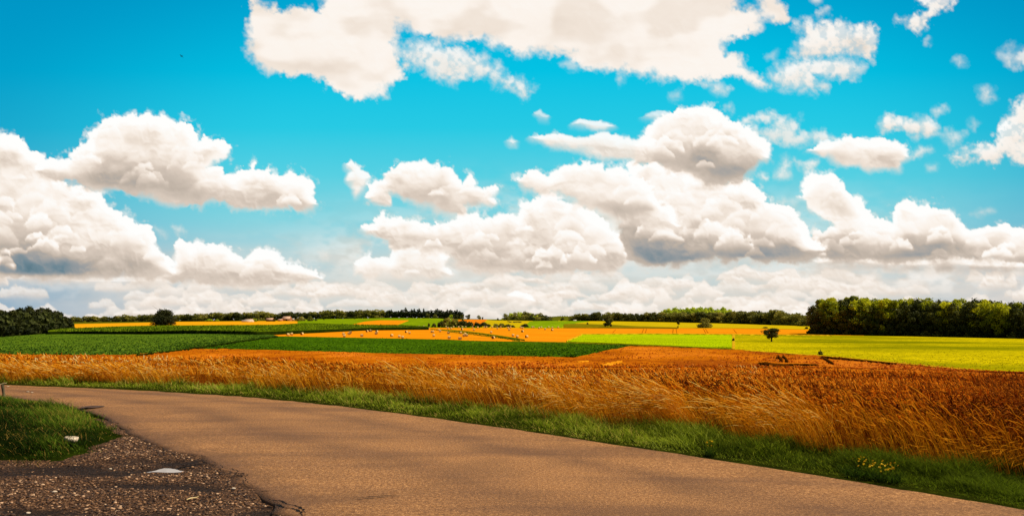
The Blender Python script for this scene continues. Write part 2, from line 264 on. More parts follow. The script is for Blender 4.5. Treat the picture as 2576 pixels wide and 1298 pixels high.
# ------------------------------------------------------------------ terrain
far_edge = np.array([(-90,39),(-40,31.5),(-25,27.8),(-15.9,24.9),(-11.1,23.1),(-7.0,20.9),(-4.56,19.1),(-2.3,17.0),(0,14.64),(1.5,12.95),(2.76,11.57),(3.9,10.3),(4.58,9.46),(5.35,8.4),(6.6,6.7),(8.2,4.4),(12,0),(20,-10)], float)
wheat_edge_px = np.array([(-1400,1180),(-400,1188),(0,1196),(388,1201),(660,1209),(1000,1231),(1280,1254),(1560,1278),(1700,1306),(1932,1330),(2200,1349),(2405,1384),(2610,1418),(2815,1452),(3000,1474),(3200,1492),(3600,1540),(4200,1620)], float)
def wheat_Y(px): return EYE*F/(np.interp(px, wheat_edge_px[:,0], wheat_edge_px[:,1])-HY)
cols = {
 -1400:[(31,-2.15),(40,-3.0),(60,-4.4),('p',100,1148),('p',150,1130),('p',220,1107),('p',300,1082),('p',400,1062),('p',460,1054),('p',600,1042),('p',750,1030),('p',1000,1014),('p',1400,1008),('p',9000,1002)],
 0:[(27,-2.1),(31,-2.6),(40,-3.3),(60,-4.7),(80,-5.6),('p',100,1153),('p',150,1130),('p',220,1105),('p',300,1080),('p',400,1060),('p',460,1053),('p',600,1041),('p',750,1030),('p',1000,1014),('p',1300,1007.5),('p',2500,1003),('p',9000,1001)],
 600:[(23.5,-2.05),(28,-2.5),(40,-3.35),(60,-4.6),(80,-5.4),('p',100,1150),('p',150,1122),('p',220,1092),('p',300,1067),('p',400,1048),('p',480,1038.5),('p',600,1028),('p',800,1016),('p',1100,1005.5),('p',1300,1003),('p',2500,1001),('p',9000,1000)],
 1300:[(17.5,-2.0),(22,-2.2),(30,-2.85),(45,-3.95),(70,-5.3),(100,-6.4),('p',150,1133),('p',210,1111),('p',300,1083),('p',400,1063),('p',550,1041),('p',700,1024),('p',900,1010),('p',1100,998),('p',1250,992.5),('p',1600,992.5),('p',2500,996),('p',9000,1000)],
 1600:[(15.5,-2.0),(20,-2.15),(30,-2.85),(45,-3.9),(70,-5.3),(100,-6.3),('p',150,1130),('p',215,1108),('p',300,1082),('p',400,1064),('p',550,1041),('p',700,1024),('p',850,1012),('p',1000,1004),('p',1200,1000),('p',1600,998),('p',2500,998),('p',9000,1000)],
 1900:[(14,-2.0),(20,-2.2),(30,-2.8),(45,-3.8),(70,-5.2),(100,-6.1),('p',150,1118),('p',220,1091),('p',300,1075),('p',380,1064),('p',500,1046),('p',700,1027),('p',850,1014),('p',1000,1006),('p',1200,1003),('p',2500,1001),('p',9000,1000)],
 2400:[(12,-2.0),(18,-2.25),(25,-2.75),(40,-3.7),(60,-4.7),(90,-5.8),(110,-6.2),('p',150,1117),('p',200,1097),('p',335,1068),('p',420,1053),('p',480,1044),('p',700,1027),('p',900,1016),('p',1200,1010.5),('p',2500,1004),('p',9000,1000)],
 3200:[(10.6,-2.0),(15,-2.2),(22,-2.75),(35,-3.7),(60,-5.2),(93,-6.6),('p',150,1126),('p',200,1103),('p',280,1079),('p',370,1061),('p',500,1048),('p',900,1022),('p',2500,1005),('p',9000,1000)],
 4800:[(8.5,-2.0),(13,-2.2),(22,-2.9),(35,-3.8),(60,-5.3),(93,-6.7),('p',150,1128),('p',200,1105),('p',280,1082),('p',370,1064),('p',500,1050),('p',900,1024),('p',2500,1006),('p',9000,1000)],
}
LY = np.linspace(math.log(3.0), math.log(9000.0), 520)
_kx = sorted(cols); _tab = []
for k in _kx:
    pts = []
    for e in cols[k]:
        pts.append((e[1], -(e[2]-HY)/F*e[1]) if e[0] == 'p' else e)
    y0 = wheat_Y(k)
    pts = [(2.9, -2.0), (y0*.97, -2.0)]+[p for p in pts if p[0] > y0*1.01]
    yy = np.log([p[0] for p in pts]); zz = np.array([p[1] for p in pts])
    _tab.append(np.interp(LY, yy, zz))
_px = np.arange(-1400, 4801, 25.0)
_tab = np.array(_tab); TZ = np.array([np.interp(_px, _kx, _tab[:, j]) for j in range(len(LY))]).T
def _smooth(a, r, ax):
    k = np.exp(-np.linspace(-2, 2, 2*r+1)**2); k /= k.sum()
    a = np.apply_along_axis(lambda v: np.convolve(np.pad(v, r, 'edge'), k, 'valid'), ax, a); return a
near = TZ[:, :].copy()
TZ = _smooth(TZ, 7, 0); TZ = _smooth(TZ, 6, 1)
_w = np.clip((LY[None, :]-np.log(wheat_Y(_px))[:, None]-.02)/.15, 0, 1)     # keep the road shelf level
TZ = -2.0*(1-_w)+TZ*_w
def terr(x, y):
    x = np.asarray(x, float); y = np.asarray(y, float)
    Y = np.clip(y, 3.0, 8990.0)
    px = np.clip(CX+F*x/Y, -1400, 4799.9)
    u = (px+1400)/25.0; v = (np.log(Y)-LY[0])/(LY[1]-LY[0])
    i = np.minimum(u.astype(int), TZ.shape[0]-2); j = np.minimum(v.astype(int), TZ.shape[1]-2)
    fu = u-i; fv = v-j
    z = (TZ[i, j]*(1-fu)+TZ[i+1, j]*fu)*(1-fv)+(TZ[i, j+1]*(1-fu)+TZ[i+1, j+1]*fu)*fv
    px2 = CX+F*x/Y
    z = z+12.0*np.exp(-((px2-2175)/130.)**2-((Y-1560)/170.)**2)     # wooded knoll behind the long tree line
    z = z+9.5*np.exp(-((px2-1765)/90.)**2-((Y-1850)/240.)**2)        # grassy rise beyond
    return z+EYE
LYs = np.exp(np.linspace(math.log(6), math.log(6000), 1600))
def unproj(px, py, h=0., ymin=8., ymax=5000.):
    """world point where the line of sight through a photo pixel meets the terrain raised by h"""
    Ys = LYs[(LYs >= ymin) & (LYs <= ymax)]
    z = terr((px-CX)/F*Ys, Ys)+h-EYE
    g = z+(py-HY)/F*Ys
    s = np.where((g[:-1] < 0) & (g[1:] >= 0))[0]
    if len(s) == 0:
        k = int(np.argmax(g/Ys)); Y = Ys[k]
    else:
        k = s[0]; t = -g[k]/(g[k+1]-g[k]+1e-12); Y = Ys[k]+t*(Ys[k+1]-Ys[k])
    if g[0] >= 0: Y = Ys[0]
    return (px-CX)/F*Y, Y
def at(px, Y): return ((px-CX)/F*Y, Y)

# ------------------------------------------------------------------ object helpers
def tag(o, label=None, cat=None, group=None, kind=None):
    if label: o['label'] = label
    if cat: o['category'] = cat
    if group: o['group'] = group
    if kind: o['kind'] = kind
    return o
def mesh_np(name, V, Fc, mats, attrs=None, mi=None, smooth=False, link=True, parent=None):
    """V (n,3); Fc (m,k) one face size, or list of arrays"""
    me = bpy.data.meshes.new(name)
    V = np.ascontiguousarray(V, np.float32)
    if isinstance(Fc, np.ndarray): Fc = [Fc]
    loops = np.concatenate([f.ravel() for f in Fc]).astype(np.int32)
    sizes = np.concatenate([np.full(len(f), f.shape[1], np.int32) for f in Fc])
    starts = np.concatenate([[0], np.cumsum(sizes)[:-1]]).astype(np.int32)
    me.vertices.add(len(V)); me.vertices.foreach_set('co', V.ravel())
    me.loops.add(len(loops)); me.loops.foreach_set('vertex_index', loops)
    me.polygons.add(len(sizes)); me.polygons.foreach_set('loop_start', starts)
    me.polygons.foreach_set('loop_total', sizes)
    if mi is not None: me.polygons.foreach_set('material_index', np.asarray(mi, np.int32))
    if smooth: me.polygons.foreach_set('use_smooth', np.ones(len(sizes), bool))
    for k, a in (attrs or {}).items():
        if a.ndim == 1:
            at_ = me.attributes.new(k, 'FLOAT', 'POINT'); at_.data.foreach_set('value', a.astype(np.float32))
        else:
            at_ = me.attributes.new(k, 'FLOAT_VECTOR', 'POINT'); at_.data.foreach_set('vector', a.astype(np.float32).ravel())
    me.update(); me.validate()
    for m in (mats if isinstance(mats, (list, tuple)) else [mats]): me.materials.append(m)
    if not link: return me
    o = bpy.data.objects.new(name, me); COL.objects.link(o)
    if parent: o.parent = parent
    return o
def empty(name, loc=(0, 0, 0), rz=0, s=1.):
    o = bpy.data.objects.new(name, None); COL.objects.link(o)
    o.location = loc; o.rotation_euler = (0, 0, rz)
    o.scale = (s, s, s) if not isinstance(s, tuple) else s
    o.empty_display_size = .2; return o
def child(name, me, parent):
    o = bpy.data.objects.new(name, me); COL.objects.link(o); o.parent = parent; return o
ORD = ['first','second','third','fourth','fifth','sixth','seventh','eighth','ninth','tenth','eleventh','twelfth','thirteenth','fourteenth','fifteenth','sixteenth','seventeenth','eighteenth','nineteenth','twentieth']
TENS = {20:'twenty',30:'thirty',40:'forty',50:'fifty',60:'sixty',70:'seventy',80:'eighty'}
def ordw(i):
    n = i+1
    if n <= 20: return ORD[i]
    if n % 10 == 0: return TENS[n].replace('ty', 'tieth') if n < 90 else str(n)
    return TENS[n//10*10]+'-'+ORD[n % 10-1]

# ------------------------------------------------------------------ materials
def lin(r, g, b):
    f = lambda c: c/12.92 if c < .04045 else ((c+.055)/1.055)**2.4
    return (f(r/255.), f(g/255.), f(b/255.), 1)
class NT:
    def __init__(s, name):
        s.m = bpy.data.materials.new(name); s.m.use_nodes = True; s.t = s.m.node_tree; s.t.nodes.clear()
        s.out = s.t.nodes.new('ShaderNodeOutputMaterial')
    def n(s, typ, **kw):
        o = s.t.nodes.new(typ)
        for k, v in kw.items():
            if k.startswith('i_'):
                o.inputs[k[2:].replace('_', ' ')].default_value = v
            elif k.startswith('x_'): o.inputs[int(k[2:])].default_value = v
            else: setattr(o, k, v)
        return o
    def l(s, a, b): s.t.links.new(a, b)
    def coord(s, scale=(1, 1, 1), rot=(0, 0, 0), obj=True):
        tc = s.n('ShaderNodeTexCoord'); mp = s.n('ShaderNodeMapping')
        if obj: s.l(tc.outputs['Object'], mp.inputs['Vector'])
        else:
            g = s.n('ShaderNodeNewGeometry'); s.l(g.outputs['Position'], mp.inputs['Vector'])
        mp.inputs['Scale'].default_value = scale; mp.inputs['Rotation'].default_value = rot
        return mp.outputs['Vector']
    def noise(s, vec, scale, detail=4, rough=.55, dist=0.):
        o = s.n('ShaderNodeTexNoise'); o.inputs['Scale'].default_value = scale; o.inputs['Detail'].default_value = detail
        o.inputs['Roughness'].default_value = rough; o.inputs['Distortion'].default_value = dist
        s.l(vec, o.inputs['Vector']); return o.outputs['Fac']
    def ramp(s, fac, stops, interp='LINEAR'):
        o = s.n('ShaderNodeValToRGB'); e = o.color_ramp.elements; o.color_ramp.interpolation = interp
        while len(e) < len(stops): e.new(.5)
        for k, (p, c) in enumerate(stops):
            e[k].position = p; e[k].color = c if len(c) == 4 else (*c, 1)
        s.l(fac, o.inputs['Fac']); return o.outputs['Color']
    def mix(s, fac, a, b, mode='MIX'):
        o = s.n('ShaderNodeMix', data_type='RGBA', blend_type=mode)
        for v, sk in ((fac, o.inputs[0]), (a, o.inputs[6]), (b, o.inputs[7])):
            if hasattr(v, 'is_output') or hasattr(v, 'links'): s.l(v, sk)
            else: sk.default_value = v
        return o.outputs[2]
    def math(s, op, a, b=0., clamp=False):
        o = s.n('ShaderNodeMath', operation=op); o.use_clamp = clamp
        for v, sk in ((a, o.inputs[0]), (b, o.inputs[1])):
            if hasattr(v, 'links'): s.l(v, sk)
            else: sk.default_value = v
        return o.outputs[0]
    def attr(s, name):
        o = s.n('ShaderNodeAttribute', attribute_name=name); return o.outputs['Fac']
    def bsdf(s, col, rough=.9, spec=.15, bump=None, bs=.5, bd=.02, trans=0.):
        p = s.n('ShaderNodeBsdfPrincipled'); p.inputs['Roughness'].default_value = rough
        p.inputs['Specular IOR Level'].default_value = spec
        if hasattr(col, 'links'): s.l(col, p.inputs['Base Color'])
        else: p.inputs['Base Color'].default_value = col
        if bump is not None:
            b = s.n('ShaderNodeBump'); b.inputs['Strength'].default_value = bs; b.inputs['Distance'].default_value = bd
            s.l(bump, b.inputs['Height']); s.l(b.outputs[0], p.inputs['Normal'])
        sh = p.outputs[0]
        if trans:
            t = s.n('ShaderNodeBsdfTranslucent'); m = s.n('ShaderNodeMixShader'); m.inputs[0].default_value = trans
            if hasattr(col, 'links'): s.l(col, t.inputs['Color'])
            else: t.inputs['Color'].default_value = col
            s.l(sh, m.inputs[1]); s.l(t.outputs[0], m.inputs[2]); sh = m.outputs[0]
        s.l(sh, s.out.inputs['Surface']); return s.m
# ------------------------------------------------------------------ world, sun, camera
scene.view_settings.view_transform = 'Standard'; scene.view_settings.look = 'None'
scene.view_settings.exposure = 0; scene.view_settings.gamma = 1
SUN_AZ, SUN_EL = math.radians(88), math.radians(50)
w = bpy.data.worlds.new("World"); scene.world = w; w.use_nodes = True
nt = w.node_tree; bg = nt.nodes['Background']; sk = nt.nodes.new('ShaderNodeTexSky')
sk.sky_type = 'NISHITA'; sk.sun_disc = False; sk.sun_elevation = SUN_EL; sk.sun_rotation = SUN_AZ
nt.links.new(sk.outputs[0], bg.inputs[0]); bg.inputs[1].default_value = .055
sd_ = Vector((math.sin(SUN_AZ)*math.cos(SUN_EL), math.cos(SUN_AZ)*math.cos(SUN_EL), math.sin(SUN_EL)))
L = bpy.data.lights.new('sun', 'SUN'); L.energy = 5.0; L.angle = math.radians(.5); L.color = (1, .92, .78)
so = bpy.data.objects.new('sun', L); COL.objects.link(so); so.rotation_euler = sd_.to_track_quat('Z', 'Y').to_euler()
so.location = (60, 30, 80)
cam = bpy.data.cameras.new('camera'); co = bpy.data.objects.new('camera', cam); COL.objects.link(co)
co.location = (0, 0, EYE); co.rotation_euler = (math.radians(90), 0, 0)
cam.sensor_width = 36; cam.lens = 36*F/3200; cam.shift_y = (HY-806)/3200; cam.clip_end = 30000; cam.clip_start = .1
scene.camera = co
scene.cycles.max_bounces = 6; scene.cycles.transparent_max_bounces = 4

# ------------------------------------------------------------------ sky dome with cumulus
def build_sky():
    xs = np.concatenate([np.arange(-1150, -40, 14), np.arange(-40, 3240, 2.9), np.arange(3240, 4400, 14)])
    ys = np.concatenate([np.arange(-900, -12, 14), np.arange(-12, 1006, 2.9), [1012, 1030]])
    gx, gy = np.meshgrid(xs, ys)
    A, T = sky_fields(gx, gy)
    a = (gx-CX)/F; b = (HY-gy)/F; r = 8500/np.sqrt(1+a*a+b*b)
    V = np.stack([a*r, r, b*r+EYE], -1).reshape(-1, 3)
    H, W = gx.shape
    i = np.arange(H*W).reshape(H, W)
    Fc = np.stack([i[:-1, :-1], i[:-1, 1:], i[1:, 1:], i[1:, :-1]], -1).reshape(-1, 4)
    deep = sm(.55, 1.3, np.hypot((gx-1750)/1600., (gy-560)/720.))
    n = NT('sky_and_cumulus')
    rowf = n.attr('row'); 
    c = n.ramp(rowf, [(0, lin(0,178,220)), (.22, lin(4,194,228)), (.40, lin(40,202,228)), (.55, lin(86,208,226)), (.68, lin(130,212,224)), (.82, lin(166,210,220)), (1, lin(190,205,208))])
    c = n.mix(n.attr('deep'), c, lin(0, 128, 182))
    t = n.ramp(n.attr('tone'), [(0, lin(84,118,132)), (.2, lin(112,136,148)), (.36, lin(152,156,158)), (.52, lin(190,177,164)), (.69, lin(218,203,189)), (.79, lin(240,227,214)), (.88, lin(252,243,234)), (1, lin(255,255,253))])
    c = n.mix(n.attr('cover'), c, t)
    e = n.n('ShaderNodeEmission'); n.l(c, e.inputs[0]); e.inputs[1].default_value = 1.0; n.l(e.outputs[0], n.out.inputs[0])
    n.m.cycles.emission_sampling = 'NONE'
    o = mesh_np('sky', V, Fc, n.m, dict(cover=A.ravel(), tone=((T-.3)/.76).ravel(), row=np.clip(gy/1000., 0, 1).ravel(), deep=(deep*.6).ravel()), smooth=True)
    tag(o, 'deep blue sky with white cumulus clouds', None, kind='structure')
build_sky()

# ------------------------------------------------------------------ surfaces
def crop_mat(name, dark, mid, light, sc=.35, stretch=(1, 1, 1), big=.02, patch=None, pf=.5, fine=2.5, rot=0, contrast=(.32, .68), rough=.95):
    dark, mid, light = [(c[0]*g_, c[1]*h_, c[2]*.45, 1) for c, g_, h_ in ((dark, .68, .66), (mid, .86, .84), (light, 1.02, 1.0))]
    if patch: patch = (patch[0]*.88, patch[1]*.86, patch[2]*.5, 1)
    n = NT(name); v = n.coord(stretch, (0, 0, rot))
    a = n.noise(v, sc, 6, .68); b = n.noise(n.coord(), big, 4, .6); f = n.noise(n.coord(), fine, 3, .7)
    k = n.math('ADD', n.math('MULTIPLY', a, .6), n.math('ADD', n.math('MULTIPLY', f, .25), n.math('MULTIPLY', b, .15)))
    c = n.ramp(k, [(contrast[0], dark), (.5, mid), (contrast[1], light)])
    if patch: c = n.mix(n.math('MULTIPLY', n.ramp(b, [(.42, (0, 0, 0)), (.62, (1, 1, 1))]), pf), c, patch)
    return n.bsdf(c, 1.0, .0)
M = {}
M['ground'] = crop_mat('meadow_soil', lin(60,70,20), lin(95,98,26), lin(130,125,35), .3)
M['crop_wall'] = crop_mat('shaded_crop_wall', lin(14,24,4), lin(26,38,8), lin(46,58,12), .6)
M['strip_gold'] = crop_mat('ripe_stubble_far', lin(225,140,20), lin(245,165,30), lin(250,185,50), .05, (1, 8, 1))
M['maize'] = crop_mat('maize_crop', lin(48,68,8), lin(92,112,16), lin(140,155,26), .16, fine=1.2)
M['lime'] = crop_mat('young_lime_crop', lin(84,112,10), lin(122,148,16), lin(180,190,30), .05, (1, 3, 1))
M['beet'] = crop_mat('beet_crop', lin(46,70,18), lin(82,110,34), lin(140,160,52), .32, (1, .6, 1), fine=1.3)
M['beet_dark'] = crop_mat('dark_beet_crop', lin(38,64,6), lin(62,96,12), lin(105,140,22), .35, fine=1.6)
M['stubble'] = crop_mat('bale_stubble', lin(205,115,10), lin(240,148,24), lin(252,180,50), .06, (.35, 4, 1), fine=1, rot=.05, patch=lin(248,132,18))
M['lime_field'] = crop_mat('bright_lime_field', lin(140,170,6), lin(176,196,10), lin(205,214,16), .08, (1, 3, 1))
M['yellow_field'] = crop_mat('yellow_green_field', lin(140,132,6), lin(206,186,12), lin(240,214,24), .7, (1, 1, 1), big=.010, patch=lin(112,116,4), pf=.95, contrast=(.38, .62))
M['olive_field'] = crop_mat('olive_gold_field', lin(160,140,14), lin(206,176,22), lin(226,196,34), .05, (.5, 5, 1))
M['olive_dark'] = crop_mat('dark_olive_field', lin(98,92,14), lin(128,116,18), lin(160,140,26), .1, fine=1)
M['green_patch'] = crop_mat('far_green_crop', lin(90,120,12), lin(128,156,18), lin(165,185,30), .1, fine=.8)
M['rust'] = crop_mat('rust_field', lin(215,105,20), lin(240,130,30), lin(250,155,50), .08)
M['dry_strip'] = crop_mat('dry_grass_strip', lin(170,120,20), lin(215,165,35), lin(240,200,60), .5)
M['green_strip'] = crop_mat('ditch_grass', lin(60,70,12), lin(110,112,20), lin(170,160,34), .4)
M['wheat_far'] = crop_mat('ripe_wheat', lin(140,58,8), lin(192,92,16), lin(226,128,34), .9, (.6, 1, 1), big=.03, patch=lin(160,70,14), pf=.5, fine=5)
M['soil'] = crop_mat('verge_soil', lin(24,30,8), lin(42,48,14), lin(70,74,24), 3, fine=12)
M['grassbed'] = crop_mat('island_turf', lin(16,24,6), lin(28,38,8), lin(48,58,14), 1.2, fine=9)

def sheet(name, top, bot, h, mat, label, ymin=60, ymax=4000, nx=160, ny=26, x0=None, x1=None, skirt=True, rag=0.):
    """a field between two boundary lines of the photograph, laid on the terrain at crop height h"""
    top = np.array(top, float); bot = np.array(bot, float)
    x0 = max(top[0, 0], bot[0, 0]) if x0 is None else x0; x1 = min(top[-1, 0], bot[-1, 0]) if x1 is None else x1
    px = np.linspace(x0, x1, nx)
    pt = np.interp(px, top[:, 0], top[:, 1]); pb = np.interp(px, bot[:, 0], bot[:, 1])
    pb = np.maximum(pb, pt+.05)
    if rag: pb = pb+NR.randn(nx)*rag; pt = pt+NR.randn(nx)*rag*.6
    Yt = np.array([unproj(p, q, h, ymin, ymax)[1] for p, q in zip(px, pt)])
    Yb = np.array([unproj(p, q, h, ymin, ymax)[1] for p, q in zip(px, pb)])
    Yt = np.maximum(Yt, Yb*1.0005)
    s = np.linspace(0, 1, ny)
    Y = np.exp(np.log(Yb)[:, None]*(1-s)+np.log(Yt)[:, None]*s)
    X = (px[:, None]-CX)/F*Y; Z = terr(X, Y)+h
    if skirt:
        Y = np.concatenate([Y[:, :1], Y], 1); X = np.concatenate([X[:, :1], X], 1)
        Z = np.concatenate([terr(X[:, :1], Y[:, :1])-.4, Z], 1); ny += 1
    V = np.stack([X, Y, Z], -1).reshape(-1, 3)
    i = np.arange(nx*ny).reshape(nx, ny)
    Fc = np.stack([i[:-1, :-1], i[1:, :-1], i[1:, 1:], i[:-1, 1:]], -1).reshape(-1, 4)
    mi = None; mats = M[mat]
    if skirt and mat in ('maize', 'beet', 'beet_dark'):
        q_ = np.zeros((nx-1, ny-1), int); q_[:, 0] = 1; mi = q_.ravel(); mats = [M[mat], M['crop_wall']]  # crop side wall, its shade painted as a dark colour
    o = mesh_np(name, V, Fc, mats, mi=mi); tag(o, label, None, kind='structure'); return o
def zz(pts, ox, oy, s): return [(ox+a*s, oy+b*s) for a, b in pts]

# one sheet of ground to the horizon
Ys = np.concatenate([[-60, -25, -8, 0, 3], np.exp(np.linspace(math.log(5), math.log(8400), 260))])
us = np.linspace(-1, 1, 321)
hw = np.maximum(70, np.abs(Ys)*1.55)
X = us[None]*hw[:, None]; Y = np.repeat(Ys[:, None], len(us), 1); Z = terr(X, Y)-.06-np.clip(Y/900., 0, 1)*.25
i = np.arange(X.size).reshape(X.shape)
o = mesh_np('ground', np.stack([X, Y, Z], -1).reshape(-1, 3), np.stack([i[:-1, :-1], i[:-1, 1:], i[1:, 1:], i[1:, :-1]], -1).reshape(-1, 4), M['ground'])
tag(o, 'rolling farmland ground reaching to the horizon', None, kind='structure')

f7top = [(718,1040.3),(800,1037),(860,1036),(1000,1031),(1149,1024.6),(1277,1023.2),(1336,1022.6),(1500,1023.3),(1754,1023.4),(2000,1024.5),(2294,1025.5),(2528,1029),(2700,1034)]
f6top = [(543,1079),(660,1070),(866,1050),(1056,1053.5),(1400,1060.5),(1463,1064),(1626,1067),(1777,1070),(1900,1074),(1945,1075.5),(1972,1080)]
wtop = [(-1300,1110),(0,1106),(388,1108),(427,1106),(543,1094),(600,1087.5),(776,1091.5),(1000,1096.5),(1400,1107.5),(1700,1113.5),(1794,1117),(1840,1106.5),(1910,1090),(1972,1080.5),(2100,1082.5),(2300,1091.5),(2555,1109.5),(2719,1123.5),(2894,1141),(3138,1162),(3200,1167),(4700,1200)]
sheet('field', [(233,1012),(477,1007),(555,1005),(776,1003.5),(870,1002),(954,1003.5)], [(233,1026),(388,1020),(497,1018),(854,1015.5),(905,1013),(954,1007)], .15, 'strip_gold', 'thin golden stubble field below the far tree line on the left', 500)
sheet('field', [(930,1003),(991,993.5),(1180,992),(1366,994.5),(1440,999),(1500,1003)], [(930,1012),(1105,1017),(1242,1018),(1340,1023),(1500,1024)], .3, 'lime', 'bright lime green field below the conifers', 500, nx=200)
sheet('field', [(1100,1013.5),(1138,1004.5),(1182,1000.5),(1277,1000.3)], [(1100,1014.5),(1150,1014.5),(1242,1014.3),(1277,1001)], .6, 'stubble', 'orange lens shaped patch inside the lime green field', 500, nx=60)
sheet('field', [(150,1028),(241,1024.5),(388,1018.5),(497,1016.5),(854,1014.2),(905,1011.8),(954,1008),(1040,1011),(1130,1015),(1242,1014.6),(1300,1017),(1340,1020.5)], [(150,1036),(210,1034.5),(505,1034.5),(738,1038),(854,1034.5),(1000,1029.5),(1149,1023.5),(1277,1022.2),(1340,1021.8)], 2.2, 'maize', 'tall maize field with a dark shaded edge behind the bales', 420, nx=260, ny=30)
sheet('field', [(1430,999),(1470,998),(1522,998.3)], [(1430,1020),(1500,1014),(1522,999.5)], .35, 'rust', 'rust orange field behind the hedge', 700, nx=50)
sheet('field', [(1490,1009),(1522,999),(1545,1001),(1600,1001.5),(1665,1002.5)], [(1490,1024),(1560,1024),(1640,1024),(1665,1012)], .25, 'olive_field', 'golden pasture with dark cattle', 650, nx=80)
sheet('field', [(1640,1019),(1655,1004),(1700,1002.3),(1800,1002.6),(1840,1002.8)], [(1640,1024),(1760,1024),(1775,1018),(1800,1009),(1840,1004.3)], .4, 'green_patch', 'green crop patch between the pasture and the dark olive field', 650, nx=80)
sheet('field', [(1745,1001),(1790,1003),(1850,1003),(2100,1004.5),(2294,1008.5),(2560,1018)], [(1745,1024),(1900,1024),(2294,1025.3),(2528,1029),(2560,1030)], .2, 'olive_field', 'yellow olive field below the long tree line', 650, nx=180)
sheet('field', [(1762,1012),(1800,1011),(1900,1013.5),(2000,1019),(2120,1022.5)], [(1762,1023),(1900,1023.4),(2000,1024),(2120,1024.5)], .7, 'olive_dark', 'dark olive strip of crop beside the orange field', 600, nx=70)
o = sheet('field', f7top, [(718,1041),(866,1052),(1056,1056),(1400,1063),(1463,1066),(1626,1069),(1770,1072),(1960,1080),(2049,1060),(2294,1049),(2600,1051),(2700,1050)], .1, 'stubble', 'orange stubble field dotted with round bales', 300, nx=320, ny=40)
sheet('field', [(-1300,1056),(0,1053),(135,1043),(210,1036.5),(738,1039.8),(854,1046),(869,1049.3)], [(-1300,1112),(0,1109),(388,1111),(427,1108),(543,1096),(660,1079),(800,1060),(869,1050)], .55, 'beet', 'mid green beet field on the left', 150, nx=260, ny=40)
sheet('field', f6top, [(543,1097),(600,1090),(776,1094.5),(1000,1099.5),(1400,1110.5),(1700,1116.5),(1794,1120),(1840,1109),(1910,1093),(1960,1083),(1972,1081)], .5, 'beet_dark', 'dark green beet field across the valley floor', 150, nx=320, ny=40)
sheet('field', [(1770,1066.5),(1819,1044.8),(2049,1043.6),(2290,1045.2)], [(1770,1067.5),(1850,1069.5),(2049,1077.5),(2290,1089)], .35, 'lime_field', 'bright lime field right of the bales', 230, nx=120, ny=30)
sheet('field', [(2285,1044.8),(2600,1047),(2824,1050.5),(3200,1058.5),(4700,1085)], [(2285,1093),(2555,1112),(2719,1126),(2894,1144),(3138,1165),(3200,1170),(4700,1203)], .35, 'yellow_field', 'yellow green field in front of the big wood', 80, nx=260, ny=60)
sheet('field_strip', [(2288,1044),(2290,1044),(2297,1044)], [(2288,1090.3),(2290,1090.6),(2297,1091.3)], .45, 'dry_strip', 'narrow orange strip dividing the lime and yellow fields', 200, nx=8, ny=30)
# headland strips of rough grass
def strip(pts, w, h, mat, label, ymin=300, nx=120, rag=.35, name='grass_strip'):
    p = np.array(pts, float)
    ww = w if not np.isscalar(w) else [w]*len(p)
    return sheet(name, [(a, b-q/2) for (a, b), q in zip(p, ww)], [(a, b+q/2) for (a, b), q in zip(p, ww)], h, mat, label, ymin, nx=nx, ny=4, rag=rag)
strip([(1345,1027.5),(1444,1034),(1510,1042),(1603,1055),(1640,1061)], [1.2,3,3.2,3,1.5], .5, 'green_strip', 'rough grass ditch crossing the bale field')
strip([(1400,1035),(1460,1041),(1530,1050),(1600,1059),(1625,1063)], 1.3, .4, 'green_strip', 'second thin grass line beside the ditch')
strip([(1600,1066),(1777,1070),(1900,1074),(2049,1078.5),(2287,1089)], [2.2,3,3,3.2,2.4], .6, 'green_strip', 'yellow green headland along the foot of the lime field', 200)
strip([(1772,1063),(1800,1052),(1819,1044)], [3.5,3.5,2.5], .6, 'dry_strip', 'dry grass bank at the left end of the lime field', 200, 30)
strip([(1815,1042.8),(2049,1041.6),(2294,1043.4),(2480,1045.3),(2600,1047)], [1.6,1.4,1.4,1.4,1.2], .6, 'dry_strip', 'thin dry headland above the lime field', 300)
strip([(1755,1023),(1768,1016),(1780,1010.5)], [3,3,2], .4, 'dry_strip', 'dry grass bank beside the dark olive field', 600, 20)
strip([(2300,1091.5),(2555,1109.8),(2719,1124),(2894,1141.5),(3140,1162)], [1.5,1.8,1.8,2,2], .75, 'dry_strip', 'pale grass rim between yellow field and wheat', 80, 150)

# the wheat field: low soil under the standing stalks near the road, a closed canopy beyond
wp = np.linspace(-1380, 4780, 420)
Yb = wheat_Y(wp)*1.0; Yt = np.array([unproj(p, q, .75, 90, 500)[1] for p, q in zip(wp, np.interp(wp, [a for a, b in wtop], [b for a, b in wtop]))])
s = np.linspace(0, 1, 110)
Y = np.exp(np.log(Yb)[:, None]*(1-s)+np.log(Yt)[:, None]*s); X = (wp[:, None]-CX)/F*Y
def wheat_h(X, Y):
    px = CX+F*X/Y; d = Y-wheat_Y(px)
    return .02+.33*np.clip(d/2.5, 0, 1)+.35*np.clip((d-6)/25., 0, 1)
def wheat_dip(X, Y):       # lodged hollows in the standing crop
    px = CX+F*X/Y
    return .5*np.exp(-((px-2470)/120.)**2-((Y-128)/6.)**2)
H = wheat_h(X, Y); far = np.clip((Y-40)/60., 0, 1)
bump = (fbm(X/1.1, Y/2.2, 60, 3)-.5)*.28*np.clip((Y-14)/20., 0, 1)+(fbm(X/9., Y/14., 61, 3)-.5)*.35*far
Z = terr(X, Y)+H+bump-wheat_dip(X, Y)
V = np.stack([X, Y, Z], -1).reshape(-1, 3); i = np.arange(X.size).reshape(X.shape)
n = NT('wheat_canopy'); v = n.coord((.6, 1, 1))
pos = n.n('ShaderNodeTexCoord'); sep = n.n('ShaderNodeSeparateXYZ'); n.l(pos.outputs['Object'], sep.inputs[0])
